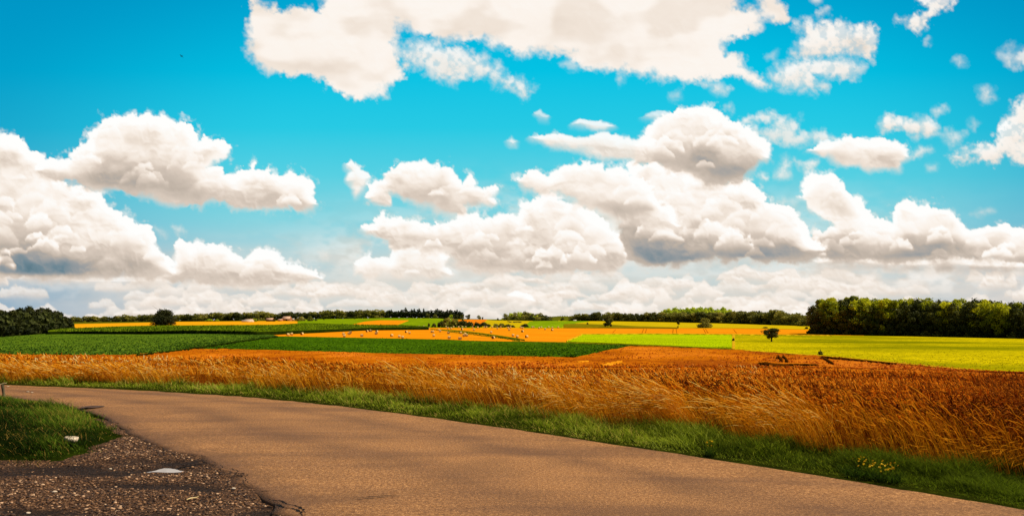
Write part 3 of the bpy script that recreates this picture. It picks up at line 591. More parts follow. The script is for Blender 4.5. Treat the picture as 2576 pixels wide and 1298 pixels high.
a = n.noise(v, .8, 6, .72); b = n.noise(n.coord((1, .35, 1)), .045, 4, .6); f = n.noise(n.coord(), 6, 3, .7)
k = n.math('ADD', n.math('MULTIPLY', a, .5), n.math('ADD', n.math('MULTIPLY', f, .3), n.math('MULTIPLY', b, .2)))
c = n.ramp(k, [(.38, lin(106,48,4)), (.5, lin(186,96,8)), (.62, lin(236,146,22))])
c = n.mix(n.math('MULTIPLY', n.ramp(b, [(.5, (0, 0, 0)), (.66, (1, 1, 1))]), .6), c, lin(226, 124, 34))
c = n.mix(n.math('MULTIPLY', n.ramp(b, [(.36, (1, 1, 1)), (.46, (0, 0, 0))]), .5), c, lin(138, 62, 16))
c = n.mix(n.math('MULTIPLY', n.attr('under'), .8), c, lin(70, 30, 4))  # root shadow painted dark where the stalks stand
side = n.math('MULTIPLY', n.attr('dimmed'), .6)
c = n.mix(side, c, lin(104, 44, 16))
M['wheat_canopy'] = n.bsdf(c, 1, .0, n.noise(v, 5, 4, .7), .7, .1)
pxx = CX+F*X/Y
dimmed = np.clip((pxx-2350)/900., 0, 1)*np.clip((X+10)/30., 0, 1)  # rightward shade falloff painted into the wheat colour
o = mesh_np('wheat_field', V, np.stack([i[:-1, :-1], i[1:, :-1], i[1:, 1:], i[:-1, 1:]], -1).reshape(-1, 4), M['wheat_canopy'], dict(dimmed=dimmed.ravel(), under=(1-np.clip((Y-wheat_Y(pxx)-8)/45., 0, 1)).ravel()), smooth=True)
tag(o, 'ripened red brown wheat field sloping down from the road', None, kind='structure')

# ------------------------------------------------------------------ road, gravel, verge
def resamp(P, n):
    P = np.array(P, float); d = np.concatenate([[0], np.cumsum(np.hypot(*np.diff(P, axis=0).T))])
    for _ in range(1): pass
    s = np.linspace(0, d[-1], n); out = np.stack([np.interp(s, d, P[:, 0]), np.interp(s, d, P[:, 1])], -1)
    k = np.exp(-np.linspace(-2, 2, 13)**2); k /= k.sum()
    return np.stack([np.convolve(np.pad(out[:, j], 6, 'edge'), k, 'valid') for j in (0, 1)], -1)
near_edge = [(-90,36),(-40,28.5),(-25,25),(-17,22.6),(-13.4,21.1),(-9.9,18.3),(-8.4,16.6),(-7.4,15.1),(-6.4,13.7),(-5.3,12.4),(-4.35,11.4),(-3.7,10.4),(-2.95,9.2),(-2.5,8.5),(-1.9,7.6),(-1,6),(1,3),(5,-3),(11,-12)]
N = 500
fe = resamp(far_edge, N); ne = resamp(near_edge, N)
ne = ne+np.stack([fbm(ne[:, 0]*3, ne[:, 1]*3, 71, 5)-.5, fbm(ne[:, 0]*3+9, ne[:, 1]*3, 72, 5)-.5], -1)*np.where((ne[:, 1] < 13), .38, .12)[:, None]
fe = fe+(np.stack([fbm(fe[:, 0]*2, fe[:, 1]*2, 73, 4)-.5]*2, -1))*.10
t = np.linspace(0, 1, 40)[None, :, None]
P = fe[:, None]*(1-t)+ne[:, None]*t
sN = np.linspace(0, 1, 40)
camber = (.02*np.sin(sN*math.pi)-.026*np.clip((sN-.90)/.10, 0, 1)**1.5)[None]*np.ones((N, 1))
camber = camber+.010*(fbm(P[..., 0]*4, P[..., 1]*4, 77, 3)-.5)*np.clip((sN-.8)/.2, 0, 1)[None]
Z = terr(P[..., 0], P[..., 1])+.019+camber*np.ones((N, 1))
P = np.concatenate([P, P[:, -1:]], 1); Z = np.concatenate([Z, Z[:, -1:]-.03], 1)
i = np.arange(N*41).reshape(N, 41)
n = NT('worn_asphalt'); v = n.coord(); vs = n.coord((.28, 1.7, 1), (0, 0, math.radians(34)))
g1 = n.noise(v, 26, 5, .8); g2 = n.noise(v, .8, 5, .6); g3 = n.noise(vs, .55, 5, .62); vo = n.n('ShaderNodeTexVoronoi'); n.l(v, vo.inputs['Vector']); vo.inputs['Scale'].default_value = 62
g4 = n.noise(v, 75, 3, .7)
k = n.math('ADD', n.math('MULTIPLY', g1, .55), n.math('MULTIPLY', g4, .45))
c = n.ramp(k, [(.37, lin(82,51,23)), (.5, lin(152,101,52)), (.63, lin(230,168,104))])
c = n.mix(n.math('MULTIPLY', n.ramp(g3, [(.44, (0, 0, 0)), (.64, (1, 1, 1))]), .5), c, lin(92, 60, 38))
lat = n.attr('edge')
wb = n.math('ADD', lat, n.math('MULTIPLY', n.math('SUBTRACT', n.noise(v, .35, 3), .5), .25))
tr = n.ramp(wb, [(.16, (0, 0, 0)), (.27, (1, 1, 1)), (.36, (0, 0, 0)), (.5, (0, 0, 0)), (.62, (1, 1, 1)), (.74, (0, 0, 0))])
c = n.mix(n.math('MULTIPLY', n.math('MULTIPLY', tr, n.noise(vs, .9, 4)), .75), c, lin(84, 54, 34))
c = n.mix(n.math('MULTIPLY', n.ramp(g2, [(.35, (1, 1, 1)), (.55, (0, 0, 0))]), .3), c, lin(96, 64, 34))
edge = n.attr('edge')
c = n.mix(n.math('MULTIPLY', n.ramp(edge, [(.0, (0, 0, 0)), (.08, (0, 0, 0)), (.88, (0, 0, 0)), (.97, (1, 1, 1))]), .6), c, lin(84, 56, 38))
M['road'] = n.bsdf(c, .75, .22, n.math('ADD', k, vo.outputs['Distance']), .5, .012)
ed = np.repeat(np.linspace(0, 1, 41)[None], N, 0)
o = mesh_np('road', np.concatenate([P, Z[..., None]], -1).reshape(-1, 3), np.stack([i[:-1, :-1], i[:-1, 1:], i[1:, 1:], i[1:, :-1]], -1).reshape(-1, 4), M['road'], dict(edge=ed.ravel()), smooth=True)
tag(o, 'worn tan asphalt road curving away to the left', None, kind='structure')

def grid(name, x0, x1, y0, y1, st, zf, mat, label, at_=None):
    xs = np.arange(x0, x1, st); ys = np.arange(y0, y1, st); X, Y = np.meshgrid(xs, ys); Z = zf(X, Y); i = np.arange(X.size).reshape(X.shape)
    o = mesh_np(name, np.stack([X, Y, Z], -1).reshape(-1, 3), np.stack([i[:-1, :-1], i[:-1, 1:], i[1:, 1:], i[1:, :-1]], -1).reshape(-1, 4), mat, {k_: f_(X, Y).ravel() for k_, f_ in (at_ or {}).items()}, smooth=True)
    tag(o, label, None, kind='structure'); return o
n = NT('wet_gravel'); v = n.coord(); vs = n.coord((.16, 1.5, 1), (0, 0, math.radians(-6)))
vo = n.n('ShaderNodeTexVoronoi'); n.l(v, vo.inputs['Vector']); vo.inputs['Scale'].default_value = 26
vo2 = n.n('ShaderNodeTexVoronoi'); n.l(v, vo2.inputs['Vector']); vo2.inputs['Scale'].default_value = 60
g1 = n.noise(v, 30, 4, .7); g3 = n.noise(vs, 1.0, 4, .55)
c = n.mix(n.math('MULTIPLY', vo2.outputs['Distance'], .7), n.mix(.5, vo.outputs['Color'], vo2.outputs['Color'], 'MIX'), (0.2, .2, .2, 1))
bw = n.n('ShaderNodeRGBToBW'); n.l(c, bw.inputs[0])
c = n.ramp(bw.outputs[0], [(.2, lin(30,19,12)), (.42, lin(84,56,34)), (.62, lin(158,112,74)), (.8, lin(214,174,132))])
wet_and_shade = n.attr('wet_and_shade')
c = n.mix(n.math('MULTIPLY', wet_and_shade, .88), c, lin(38, 26, 18))
M['gravel'] = n.bsdf(c, .9, .12, n.math('ADD', g1, vo.outputs['Distance']), .9, .03)
def wet_shade(X, Y):  # mask of wetted ruts plus a shadow band above the puddle painted dark
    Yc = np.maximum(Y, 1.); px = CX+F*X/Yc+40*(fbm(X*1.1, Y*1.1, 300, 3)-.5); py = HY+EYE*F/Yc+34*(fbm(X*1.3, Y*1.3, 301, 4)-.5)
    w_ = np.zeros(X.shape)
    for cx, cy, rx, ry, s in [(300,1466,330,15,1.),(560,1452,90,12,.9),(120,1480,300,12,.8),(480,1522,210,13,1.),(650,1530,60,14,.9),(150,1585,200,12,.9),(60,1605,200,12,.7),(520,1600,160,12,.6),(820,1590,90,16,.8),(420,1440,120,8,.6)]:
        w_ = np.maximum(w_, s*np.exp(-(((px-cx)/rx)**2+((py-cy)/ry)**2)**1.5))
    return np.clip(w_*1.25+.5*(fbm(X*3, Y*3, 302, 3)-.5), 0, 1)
def gz(X, Y):
    Yc = np.maximum(Y, 1.); cq = (((CX+F*X/Yc-519)/66)**2+((HY+EYE*F/Yc-1461)/11)**2)**1.5
    return -.02*wet_shade(X, Y)-.035*np.exp(-cq)+np.minimum(-.012+.03*(fbm(X*2.2, Y*2.2, 80, 4)-.5)+.05*(fbm(X*.5, Y*1.6, 81, 3)-.55)+.014*(puff(X*9, Y*9, 82)-.5), .014)
grid('gravel', -16, 3.5, 5.5, 16.5, .055, gz, M['gravel'], 'wetted stony gravel lay-by beside the road', dict(wet_and_shade=wet_shade))
grid('gravel', -30, 6, -14, 5.5, .5, lambda X, Y: gz(X, Y)*0-.012, M['gravel'], 'gravel behind the viewpoint')
# verge soil between asphalt and wheat
vp = np.linspace(-1380, 4600, 400)
def edge_Y(px):
    ap = CX+F*far_edge[:, 0]/np.maximum(far_edge[:, 1], .5)
    ok = far_edge[:, 1] > 1
    return np.interp(px, ap[ok], far_edge[ok, 1])
Ye = edge_Y(vp)*.97; Yw = wheat_Y(vp)*1.06
s = np.linspace(0, 1, 10); Y = Ye[:, None]*(1-s)+Yw[:, None]*s; X = (vp[:, None]-CX)/F*Y
Z = terr(X, Y)+.0+.05*np.sin(np.clip(s*1.2, 0, 1)*math.pi)[None]+.02*(fbm(X*2, Y*2, 90, 3)-.5)
i = np.arange(X.size).reshape(X.shape)
o = mesh_np('verge', np.stack([X, Y, Z], -1).reshape(-1, 3), np.stack([i[:-1, :-1], i[1:, :-1], i[1:, 1:], i[:-1, 1:]], -1).reshape(-1, 4), M['soil'], smooth=True)
tag(o, 'dark soil of the grassy road verge', None, kind='structure')
# grassy island between the road and the gravel
isl_px = [(-1400,1236),(-400,1234),(0,1238),(155,1254),(241,1274),(322,1305),(365,1332),(395,1352),(427,1361),(385,1368),(349,1383),(310,1406),(252,1433),(155,1447),(0,1440),(-400,1436),(-1400,1430)]
def gp(px, py): Yq = EYE*F/(py-HY); return ((px-CX)/F*Yq, Yq)
isl = np.array([gp(*p) for p in isl_px])
def zi(X, Y):
    s_ = sdf_poly(X, Y, isl)+.25*(fbm(X*1.5, Y*1.5, 95, 4)-.5)
    return np.where(s_ > .12, -.04+.20*np.clip(s_/1.6, 0, 1)**.8, -.12)+.03*(fbm(X*2, Y*2, 96, 3)-.5)*np.clip(s_*4, 0, 1)
o = grid('grass_bank', -30, -5.5, 10.5, 26, .12, zi, M['grassbed'], 'turf bank between the road and the gravel')
# ------------------------------------------------------------------ blades, stalks, stones
def curves(P, H, lean, bend, K):
    """n curves of K points: rising from P, leaning by (n,2), bending over by bend"""
    t = np.linspace(0, 1, K)[None, :]
    up = (t-bend[:, None]*.45*t**2.6)*H[:, None]
    out = (t*.35+.65*t**2)*H[:, None]
    C = np.empty((len(P), K, 3)); C[..., 0] = P[:, 0:1]+out*lean[:, 0:1]; C[..., 1] = P[:, 1:2]+out*lean[:, 1:2]; C[..., 2] = P[:, 2:3]+up
    return C
def ribbons(C, W, taper=1.4, az=None, floor=.12):
    n, K, _ = C.shape; az = NR.rand(n)*math.pi if az is None else az
    t = np.linspace(0, 1, K)[None]
    hw = W[:, None]*.5*np.maximum(1-t**taper, floor)
    d = np.stack([np.cos(az), np.sin(az), np.zeros(n)], -1)[:, None]*hw[..., None]
    V = np.stack([C-d, C+d], 2).reshape(-1, 3)
    b = (np.arange(n)*K*2)[:, None, None]; q = (np.arange(K-1)*2)[None, :, None]
    Fc = (b+q+np.array([0, 1, 3, 2])[None, None]).reshape(-1, 4)
    tt = np.repeat(np.repeat(t, n, 0).reshape(-1), 2)
    return V, Fc, tt, np.arange(n).repeat(K*2)
def tubes(C, Rr, m=3):
    n, K, _ = C.shape
    d = np.gradient(C, axis=1); d /= np.linalg.norm(d, axis=-1, keepdims=True)+1e-9
    ref = np.stack([np.cos(np.arange(n)*2.4), np.sin(np.arange(n)*2.4), np.full(n, .3)], -1)[:, None]
    u = np.cross(d, ref); u /= np.linalg.norm(u, axis=-1, keepdims=True)+1e-9; v = np.cross(d, u)
    a = np.arange(m)*2*math.pi/m
    V = C[:, :, None]+Rr[..., None, None]*(u[:, :, None]*np.cos(a)[None, None, :, None]+v[:, :, None]*np.sin(a)[None, None, :, None])
    idx = np.arange(n*K*m).reshape(n, K, m); nx_ = np.roll(idx, -1, 2)
    Fc = np.stack([idx[:, :-1], nx_[:, :-1], nx_[:, 1:], idx[:, 1:]], -1).reshape(-1, 4)
    return V.reshape(-1, 3), Fc, np.arange(n).repeat(K*m)
class Acc:
    def __init__(s): s.V = []; s.F = []; s.a = {}; s.n = 0; s.mi = []
    def add(s, V, Fc, mi=0, **at):
        s.V.append(V); s.F.append(Fc+s.n); s.n += len(V); s.mi.append(np.full(len(Fc), mi))
        for k, v in at.items(): s.a.setdefault(k, []).append(v)
    def build(s, name, mats, **kw):
        return mesh_np(name, np.concatenate(s.V), s.F, mats, {k: np.concatenate(v) for k, v in s.a.items()}, mi=np.concatenate(s.mi), **kw)
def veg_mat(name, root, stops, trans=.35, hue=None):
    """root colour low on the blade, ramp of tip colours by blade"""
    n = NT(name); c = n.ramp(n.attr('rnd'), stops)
    c = n.mix(n.ramp(n.attr('t'), [(0, (1, 1, 1)), (.55, (0, 0, 0))]), c, root)  # root end darkened, shadow at the grass foot painted in
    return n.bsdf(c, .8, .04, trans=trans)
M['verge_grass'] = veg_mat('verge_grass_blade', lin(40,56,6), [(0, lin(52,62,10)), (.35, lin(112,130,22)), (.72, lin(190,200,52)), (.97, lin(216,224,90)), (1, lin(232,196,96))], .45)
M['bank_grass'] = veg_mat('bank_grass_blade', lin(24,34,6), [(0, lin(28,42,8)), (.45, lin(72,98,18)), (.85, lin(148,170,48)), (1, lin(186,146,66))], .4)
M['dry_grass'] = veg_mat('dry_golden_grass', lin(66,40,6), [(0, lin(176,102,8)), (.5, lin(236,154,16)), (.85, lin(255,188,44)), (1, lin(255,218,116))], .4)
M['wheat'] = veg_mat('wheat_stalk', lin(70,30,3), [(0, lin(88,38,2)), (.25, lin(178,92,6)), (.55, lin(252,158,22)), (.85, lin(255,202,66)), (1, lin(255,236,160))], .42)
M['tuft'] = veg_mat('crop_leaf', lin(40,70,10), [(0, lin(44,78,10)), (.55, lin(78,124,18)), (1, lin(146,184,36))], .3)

# --- standing wheat
def wheat():
    n = 74000
    u = NR.rand(n*3); Yn = 9.5*np.exp(u**1.05*math.log(125/9.5)); px = NR.uniform(-260, 3460, n*3)
    yw = wheat_Y(px); ok = (Yn > yw+.15+NR.rand(n*3)*.3)
    ok &= (Yn < np.interp(px, wp, Yt)-.5) & (Yn < 45+45*NR.rand(n*3))
    px = px[ok][:n]; Yn = Yn[ok][:n]; n = len(px); X = (px-CX)/F*Yn
    sc = np.clip(Yn/13., 1.3, 4.6)
    wob = fbm(X*.9, Yn*.9, 101, 3)
    Z = terr(X, Yn)-.02
    H = (.70+.16*NR.rand(n)+.26*(wob-.5))*np.where(Yn < wheat_Y(px)+.5, .9, 1)
    ang = 2.9+1.2*(fbm(X*.35, Yn*.35, 102, 3)-.5)*4+NR.randn(n)*.7
    ln = (.16+.22*NR.rand(n))
    lean = np.stack([np.cos(ang), np.sin(ang)], -1)*ln[:, None]
    C = curves(np.stack([X, Yn, Z], -1), H, lean, NR.rand(n)*.2, 4)
    rnd = np.clip(.08+.82*NR.rand(n)**1.3+.75*(fbm(X*.22, Yn*.22, 103, 3)-.47), 0, 1)
    rnd = rnd*(1-.55*np.clip((px-2350)/850, 0, 1))  # same painted shade, stalks darken to the right
    A = Acc()
    near = NR.rand(n) < np.clip(16/Yn, .25, 1)
    V, Fc, t, id_ = ribbons(C[near], .0045*sc[near], floor=.7)
    A.add(V, Fc, 0, t=t*.8, rnd=(rnd[near]*.75)[id_])
    # ears: nodding, fat in the middle
    tip = C[:, -1]; d = C[:, -1]-C[:, -2]; d /= np.linalg.norm(d, axis=1, keepdims=True)
    L = (.10+.06*NR.rand(n))*sc**.8
    a2 = ang+NR.randn(n)*.9
    nod = NR.rand(n)**.8*1.5
    K = 4; s = np.linspace(0, 1, K)[None, :, None]
    side = np.stack([np.cos(a2), np.sin(a2), np.zeros(n)], -1)
    E = tip[:, None]+L[:, None, None]*(s*d[:, None]*(1-.35*nod[:, None, None]*s)+side[:, None]*s*s*nod[:, None, None]*.55-np.array([0, 0, 1.])*s*s*nod[:, None, None]*.5)
    rad = np.array([.35, 1, .85, .15])[None]*(.0072*sc)[:, None]
    V, Fc, id_ = tubes(E, rad, 3)
    A.add(V, Fc, 0, t=np.ones(len(V)), rnd=rnd[id_])
    # dry leaves
    m = NR.rand(n) < .6; nn = m.sum()
    base = C[m, 1]*.4+C[m, 2]*.6
    la = NR.rand(nn)*6.28
    C2 = curves(base, (.12+.14*NR.rand(nn))*sc[m]**.5, np.stack([np.cos(la), np.sin(la)], -1)*1.0, .8+NR.rand(nn)*1.6, 4)
    V, Fc, t, id_ = ribbons(C2, .013*sc[m])
    A.add(V, Fc, 0, t=t*.5+.5, rnd=np.clip(rnd[m]*1.0, 0, 1)[id_])
    # awns catching the light
    o = A.build('wheat', M['wheat']); tag(o, 'dense ripened wheat stalks with nodding brown ears', 'wheat', kind='stuff')
wheat()

# --- bunches of tall golden grass fanning left out of the wheat edge
def bunches():
    A = Acc(); spec = []
    for px, n_, h, ln, w_ in [(75,160,.95,.85,.5),(110,200,.9,.9,.6),(150,200,.85,.9,.7),(200,200,.8,.9,.7),(250,200,.8,.85,.7),(300,200,.8,.85,.7),(350,190,.8,.8,.7),(400,180,.85,.8,.7),(440,140,.85,.8,.6),(500,90,.9,.7,.5),(560,60,.85,.6,.5),
        (740,90,.95,.7,.4),(790,90,1.0,.7,.4),(850,70,.95,.7,.4),(905,110,1.1,.65,.4),(960,120,1.12,.65,.4),(1010,90,1.05,.6,.4),(1080,60,.9,.6,.4),(1170,60,.95,.6,.4),
        (1310,130,1.2,.75,.35),(1350,150,1.25,.75,.4),(1395,140,1.2,.7,.4),(1430,110,1.1,.6,.4),(1490,70,1.0,.6,.4),(1560,80,1.1,.6,.4),(1620,100,1.15,.65,.4),(1690,80,1.1,.6,.4),(1760,100,1.15,.7,.4),(1830,120,1.1,.85,.5),(1880,130,1.1,.85,.5),(1940,110,1.1,.7,.4),
        (2010,120,1.25,.7,.4),(2060,150,1.25,.75,.4),(2120,260,1.15,1.05,.28),(2160,260,1.1,1.05,.28),(2200,120,1.1,.8,.4),(2290,110,1.15,.8,.4),(2360,150,1.05,.95,.5),(2420,190,1.05,1.0,.5),(2480,170,1.1,.9,.5),(2540,180,1.25,.8,.45),(2590,160,1.2,.75,.4),(2650,110,1.15,.7,.4),(2730,110,1.15,.65,.4),(2820,100,1.15,.6,.4),(2900,130,1.2,.6,.4),(2980,130,1.25,.6,.4),(3060,80,1.1,.6,.4),(3150,80,1.1,.6,.4),(3250,100,1.1,.6,.4)]:
        n_ = int(n_*(.95 if n_ > 170 else .42)*(.9 if px > 460 else .75)); yc = float(wheat_Y(px))+NR.uniform(-.25, .2); xc = (px-CX)/F*yc; sc = min(max(yc/14., .85), 1.9)
        X = xc+NR.randn(n_)*w_*.5*sc; Y = yc+NR.randn(n_)*.16
        H = h*.86*(.55+.55*NR.rand(n_)**.7); th = math.pi+NR.randn(n_)*.28+.12
        lean = ln*(.35+.75*NR.rand(n_))
        n_ = len(X); C = curves(np.stack([X, Y, terr(X, Y)], -1), H, np.stack([np.cos(th), np.sin(th)], -1)*lean[:, None], .15+.8*NR.rand(n_)*ln, 7)
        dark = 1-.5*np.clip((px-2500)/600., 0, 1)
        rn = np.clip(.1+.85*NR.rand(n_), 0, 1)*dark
        V, Fc, t, id_ = ribbons(C, np.full(n_, .0062*sc), floor=.6); A.add(V, Fc, 0, t=.25+.75*t, rnd=rn[id_])
        m = NR.rand(n_) < .6; q = int(m.sum())
        P5, P6 = C[m][:, -2], C[m][:, -1]; d = P6-P5
        E = np.stack([P5, P5+d*.6, P6, P6+d*.5-np.array([0, 0, .012]), P6+d*.9-np.array([0, 0, .04])], 1)
        V, Fc, id_ = tubes(E, np.array([.25, .8, 1, .7, .1])[None]*np.full((q, 1), .0072*sc), 3)
        A.add(V, Fc, 0, t=np.ones(len(V)), rnd=np.clip(rn[m]+.2*dark, 0, 1)[id_])
    o = A.build('dry_grass', M['dry_grass']); tag(o, 'bunches of pale golden grass with seed heads fanning left over the wheat edge', 'dry grass', kind='stuff')
bunches()

# --- tall golden grass along the edge of the wheat, blown to the left
def drygrass():
    pxs = [-300,  40,  70, 130, 300, 420, 520, 700, 860, 960, 1040, 1200, 1290, 1420, 1520, 1640, 1760, 1900, 2010, 2130, 2230, 2330, 2480, 2600, 2750, 2900, 3050, 3200, 3460]
    den = [  .1,  .1, 1.5, 1.5, 1.4, 1.3,  .25,  .15,  .4, .45,  .15,  .2,  .6, .6,  .2,  .3,  .4,  .6,  .7, .9, .35,  .7,  .7,  .5,  .2,  .25,  .35,  .15, .1]
    n = 150000; px = NR.uniform(-300, 3460, n); yw = wheat_Y(px)
    off = np.abs(NR.randn(n))*.85-.35
    Y = yw+off; X = (px-CX)/F*Y
    clump = fbm(X*.9, Y*.9, 110, 3)
    keep = NR.rand(n) < np.interp(px, pxs, den)*.075*np.clip((clump-.40)*5, .25, 1.3)*np.clip(16/Y, .35, 1.4)
    px, X, Y, yw, clump = px[keep], X[keep], Y[keep], yw[keep], clump[keep]; n = len(px)
    sc = np.clip(Y/14., .85, 2.0)
    hbig = np.clip((clump-.4)*3, 0, 1)
    H = (.35+.35*NR.rand(n)+.22*hbig)*np.where(NR.rand(n) < .08, 1.2, 1)
    ang = math.pi+NR.randn(n)*.45+.25
    ln = .15+.45*NR.rand(n)+.25*hbig
    C = curves(np.stack([X, Y, terr(X, Y)], -1), H, np.stack([np.cos(ang), np.sin(ang)], -1)*ln[:, None], .5+.9*NR.rand(n)*hbig+.2, 6)
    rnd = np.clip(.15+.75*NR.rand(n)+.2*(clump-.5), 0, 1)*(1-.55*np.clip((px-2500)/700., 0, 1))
    A = Acc()
    V, Fc, t, id_ = ribbons(C, .0042*sc, floor=.5); A.add(V, Fc, 0, t=t, rnd=rnd[id_])
    m = NR.rand(n) < .5   # feathery heads
    E = C[m][:, -2:, :]; E = np.stack([E[:, 0], E[:, 0]*.5+E[:, 1]*.5, E[:, 1], E[:, 1]+(E[:, 1]-E[:, 0])*.35-np.array([0, 0, .02])], 1)
    V, Fc, id_ = tubes(E, np.array([.3, 1, .7, .1])[None]*(.0052*sc[m])[:, None], 3)
    A.add(V, Fc, 0, t=np.ones(len(V)), rnd=np.clip(rnd[m]+.25, 0, 1)[id_])
    o = A.build('dry_grass', M['dry_grass']); tag(o, 'tall golden dry grass leaning left along the wheat edge', 'dry grass', kind='stuff')
drygrass()

def verge():
    n = 330000; px = NR.uniform(-300, 3480, n); ye = edge_Y(px); yw = wheat_Y(px)
    s = NR.rand(n)**.9*1.12; Y = ye+.10+(yw-ye)*s; X = (px-CX)/F*Y
    tc = NR.randint(0, 9000, n); tpx = NR.uniform(-300, 3480, 9000); ts = NR.rand(9000)**.9*1.1
    tu = NR.rand(n) < .6; qx = tpx[tc]; qY = edge_Y(qx)+.1+(wheat_Y(qx)-edge_Y(qx))*ts[tc]
    ox = NR.randn(n)*.05; oy = NR.randn(n)*.05
    X = np.where(tu, (qx-CX)/F*qY+ox, X); Y = np.where(tu, qY+oy, Y); px = CX+F*X/Y; ye = edge_Y(px); yw = wheat_Y(px); s = np.clip((Y-ye-.1)/(yw-ye), 0, 1.2)
    keep = NR.rand(n) < np.clip(.36*(13/Y)**1.0, 0, 1)*np.clip(1.15-s*.5, .3, 1)*(.45+.9*fbm(X*1.3, Y*1.3, 120, 3))
    px, X, Y, s, tu, ox, oy = px[keep], X[keep], Y[keep], s[keep], tu[keep], ox[keep], oy[keep]; n = len(px)
    cl = fbm(X*1.6, Y*1.6, 121, 4)
    sc = np.clip(Y/13., .8, 1.9)
    H = (.03+.08*NR.rand(n)+.26*np.clip((cl-.38)*3, 0, 1)*np.clip(s*3, .15, 1))*(.75+.5*NR.rand(n))
    H *= np.clip(s*6, .35, 1)*.9
    H *= np.where(tu, 1.35, .75)
    ang = np.where(tu, np.arctan2(oy, ox-.02)+NR.randn(n)*.3, math.pi+NR.randn(n)*1.1); ln = .35+.75*NR.rand(n)
    C = curves(np.stack([X, Y, terr(X, Y)+.02], -1), H, np.stack([np.cos(ang), np.sin(ang)], -1)*ln[:, None], .3+.9*NR.rand(n), 4)
    rnd = np.clip(.15+.6*NR.rand(n)+.8*(fbm(X*.8, Y*.8, 122, 3)-.5), 0, .97)
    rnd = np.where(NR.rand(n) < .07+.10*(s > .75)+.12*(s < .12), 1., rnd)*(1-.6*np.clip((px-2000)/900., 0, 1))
    A = Acc(); V, Fc, t, id_ = ribbons(C, .0095*sc); A.add(V, Fc, 0, t=t, rnd=rnd[id_])
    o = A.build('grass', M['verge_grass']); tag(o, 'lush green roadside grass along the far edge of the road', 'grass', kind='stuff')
verge()

def bank():
    n = 300000; X = NR.uniform(-21, -5.7, n); Y = NR.uniform(10.8, 22.5, n)
    s = sdf_poly(X, Y, isl)+.45*(fbm(X*1.7, Y*1.7, 131, 4)-.5)
    keep = (s > -.3) & (NR.rand(n) < np.clip(.12+s*1.1, .03, 1)) & (np.abs(CX+F*X/Y-1200) < 1600)
    X, Y, s = X[keep], Y[keep], s[keep]; n = len(X)
    cl = fbm(X*1.4, Y*1.4, 132, 4)
    H = (.04+.06*NR.rand(n)+.26*np.clip((cl-.42)*3.2, 0, 1))*np.clip(.45+s*.8, .4, 1)*(.6+.9*NR.rand(n)**1.5)
    ang = math.pi+NR.randn(n)*1.3; ln = .3+.7*NR.rand(n)
    C = curves(np.stack([X, Y, np.maximum(zi(X, Y), -.02)-.01], -1), H, np.stack([np.cos(ang), np.sin(ang)], -1)*ln[:, None], .3+.9*NR.rand(n), 4)
    rnd = np.clip(.0+.6*NR.rand(n)+1.3*(fbm(X*.9, Y*.9, 133, 3)-.5)+.07*(Y-14.5)-.05, 0, .95)
    rnd = np.where(NR.rand(n) < .07, 1., rnd)
    A = Acc(); V, Fc, t, id_ = ribbons(C, np.full(n, .0095)); A.add(V, Fc, 0, t=t, rnd=rnd[id_])
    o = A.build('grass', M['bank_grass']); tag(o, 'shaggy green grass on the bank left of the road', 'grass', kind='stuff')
bank()

# --- loose stones of the gravel
_ico = bpy.data.meshes.new('t'); import bmesh
def ico(sub=1):
    bm = bmesh.new(); bmesh.ops.create_icosphere(bm, subdivisions=sub, radius=1)
    bm.verts.ensure_lookup_table(); V = np.array([v.co[:] for v in bm.verts]); Fc = np.array([[v.index for v in f.verts] for f in bm.faces]); bm.free(); return V, Fc
bpy.data.meshes.remove(_ico)
def in_gravel(X, Y):
    d_isl = sdf_poly(X, Y, isl); rp = np.concatenate([ne, fe[::-1]]); rp = rp[::6]
    d_road = sdf_poly(X, Y, rp); return (d_isl < .05) & (d_road < -.02)
n = NT('gravel_stone'); c = n.ramp(n.attr('rnd'), [(0, lin(52,34,22)), (.35, lin(100,68,42)), (.7, lin(156,112,74)), (1, lin(214,172,130))])
M['stone'] = n.bsdf(c, .75, .35)
def stones():
    V0, F0 = ico(1); n = 30000
    n = 42000; X = NR.uniform(-11.5, .3, n); Y = 7.0*np.exp(NR.rand(n)*math.log(15.5/7.0))
    rut = fbm(X*.35, Y*1.5, 140, 3)
    keep = in_gravel(X, Y) & (NR.rand(n) < np.clip(1.05-wet_shade(X, Y)*1.1, .06, 1)) & (X/Y > -.70)
    pud = ((CX+F*X/Y-515)/70)**2+((HY+EYE*F/Y-1460)/14)**2 > 1
    keep &= pud
    X, Y = X[keep], Y[keep]; n = len(X)
    s = .008+.015*NR.rand(n)**2.2+.010*(NR.rand(n) < .02)
    q = NR.rand(n)*6.28; sx = s*(.8+.6*NR.rand(n)); sy = s*(.7+.4*NR.rand(n)); szz = s*(.35+.35*NR.rand(n))
    J = V0[None]*(1+.28*(NR.rand(n, len(V0), 1)-.5))
    x = J[..., 0]*sx[:, None]; y = J[..., 1]*sy[:, None]
    W = np.stack([x*np.cos(q)[:, None]-y*np.sin(q)[:, None]+X[:, None], x*np.sin(q)[:, None]+y*np.cos(q)[:, None]+Y[:, None], J[..., 2]*szz[:, None]+gz(X, Y)[:, None]+.3*szz[:, None]], -1)
    Fc = (F0[None]+(np.arange(n)*len(V0))[:, None, None]).reshape(-1, 3)
    o = mesh_np('gravel_stones', W.reshape(-1, 3), Fc, M['stone'], dict(rnd=(NR.rand(n)**1.9).repeat(len(V0))))
    tag(o, 'loose tan gravel stones strewn over the wetted lay-by', 'gravel', kind='stuff')
stones()

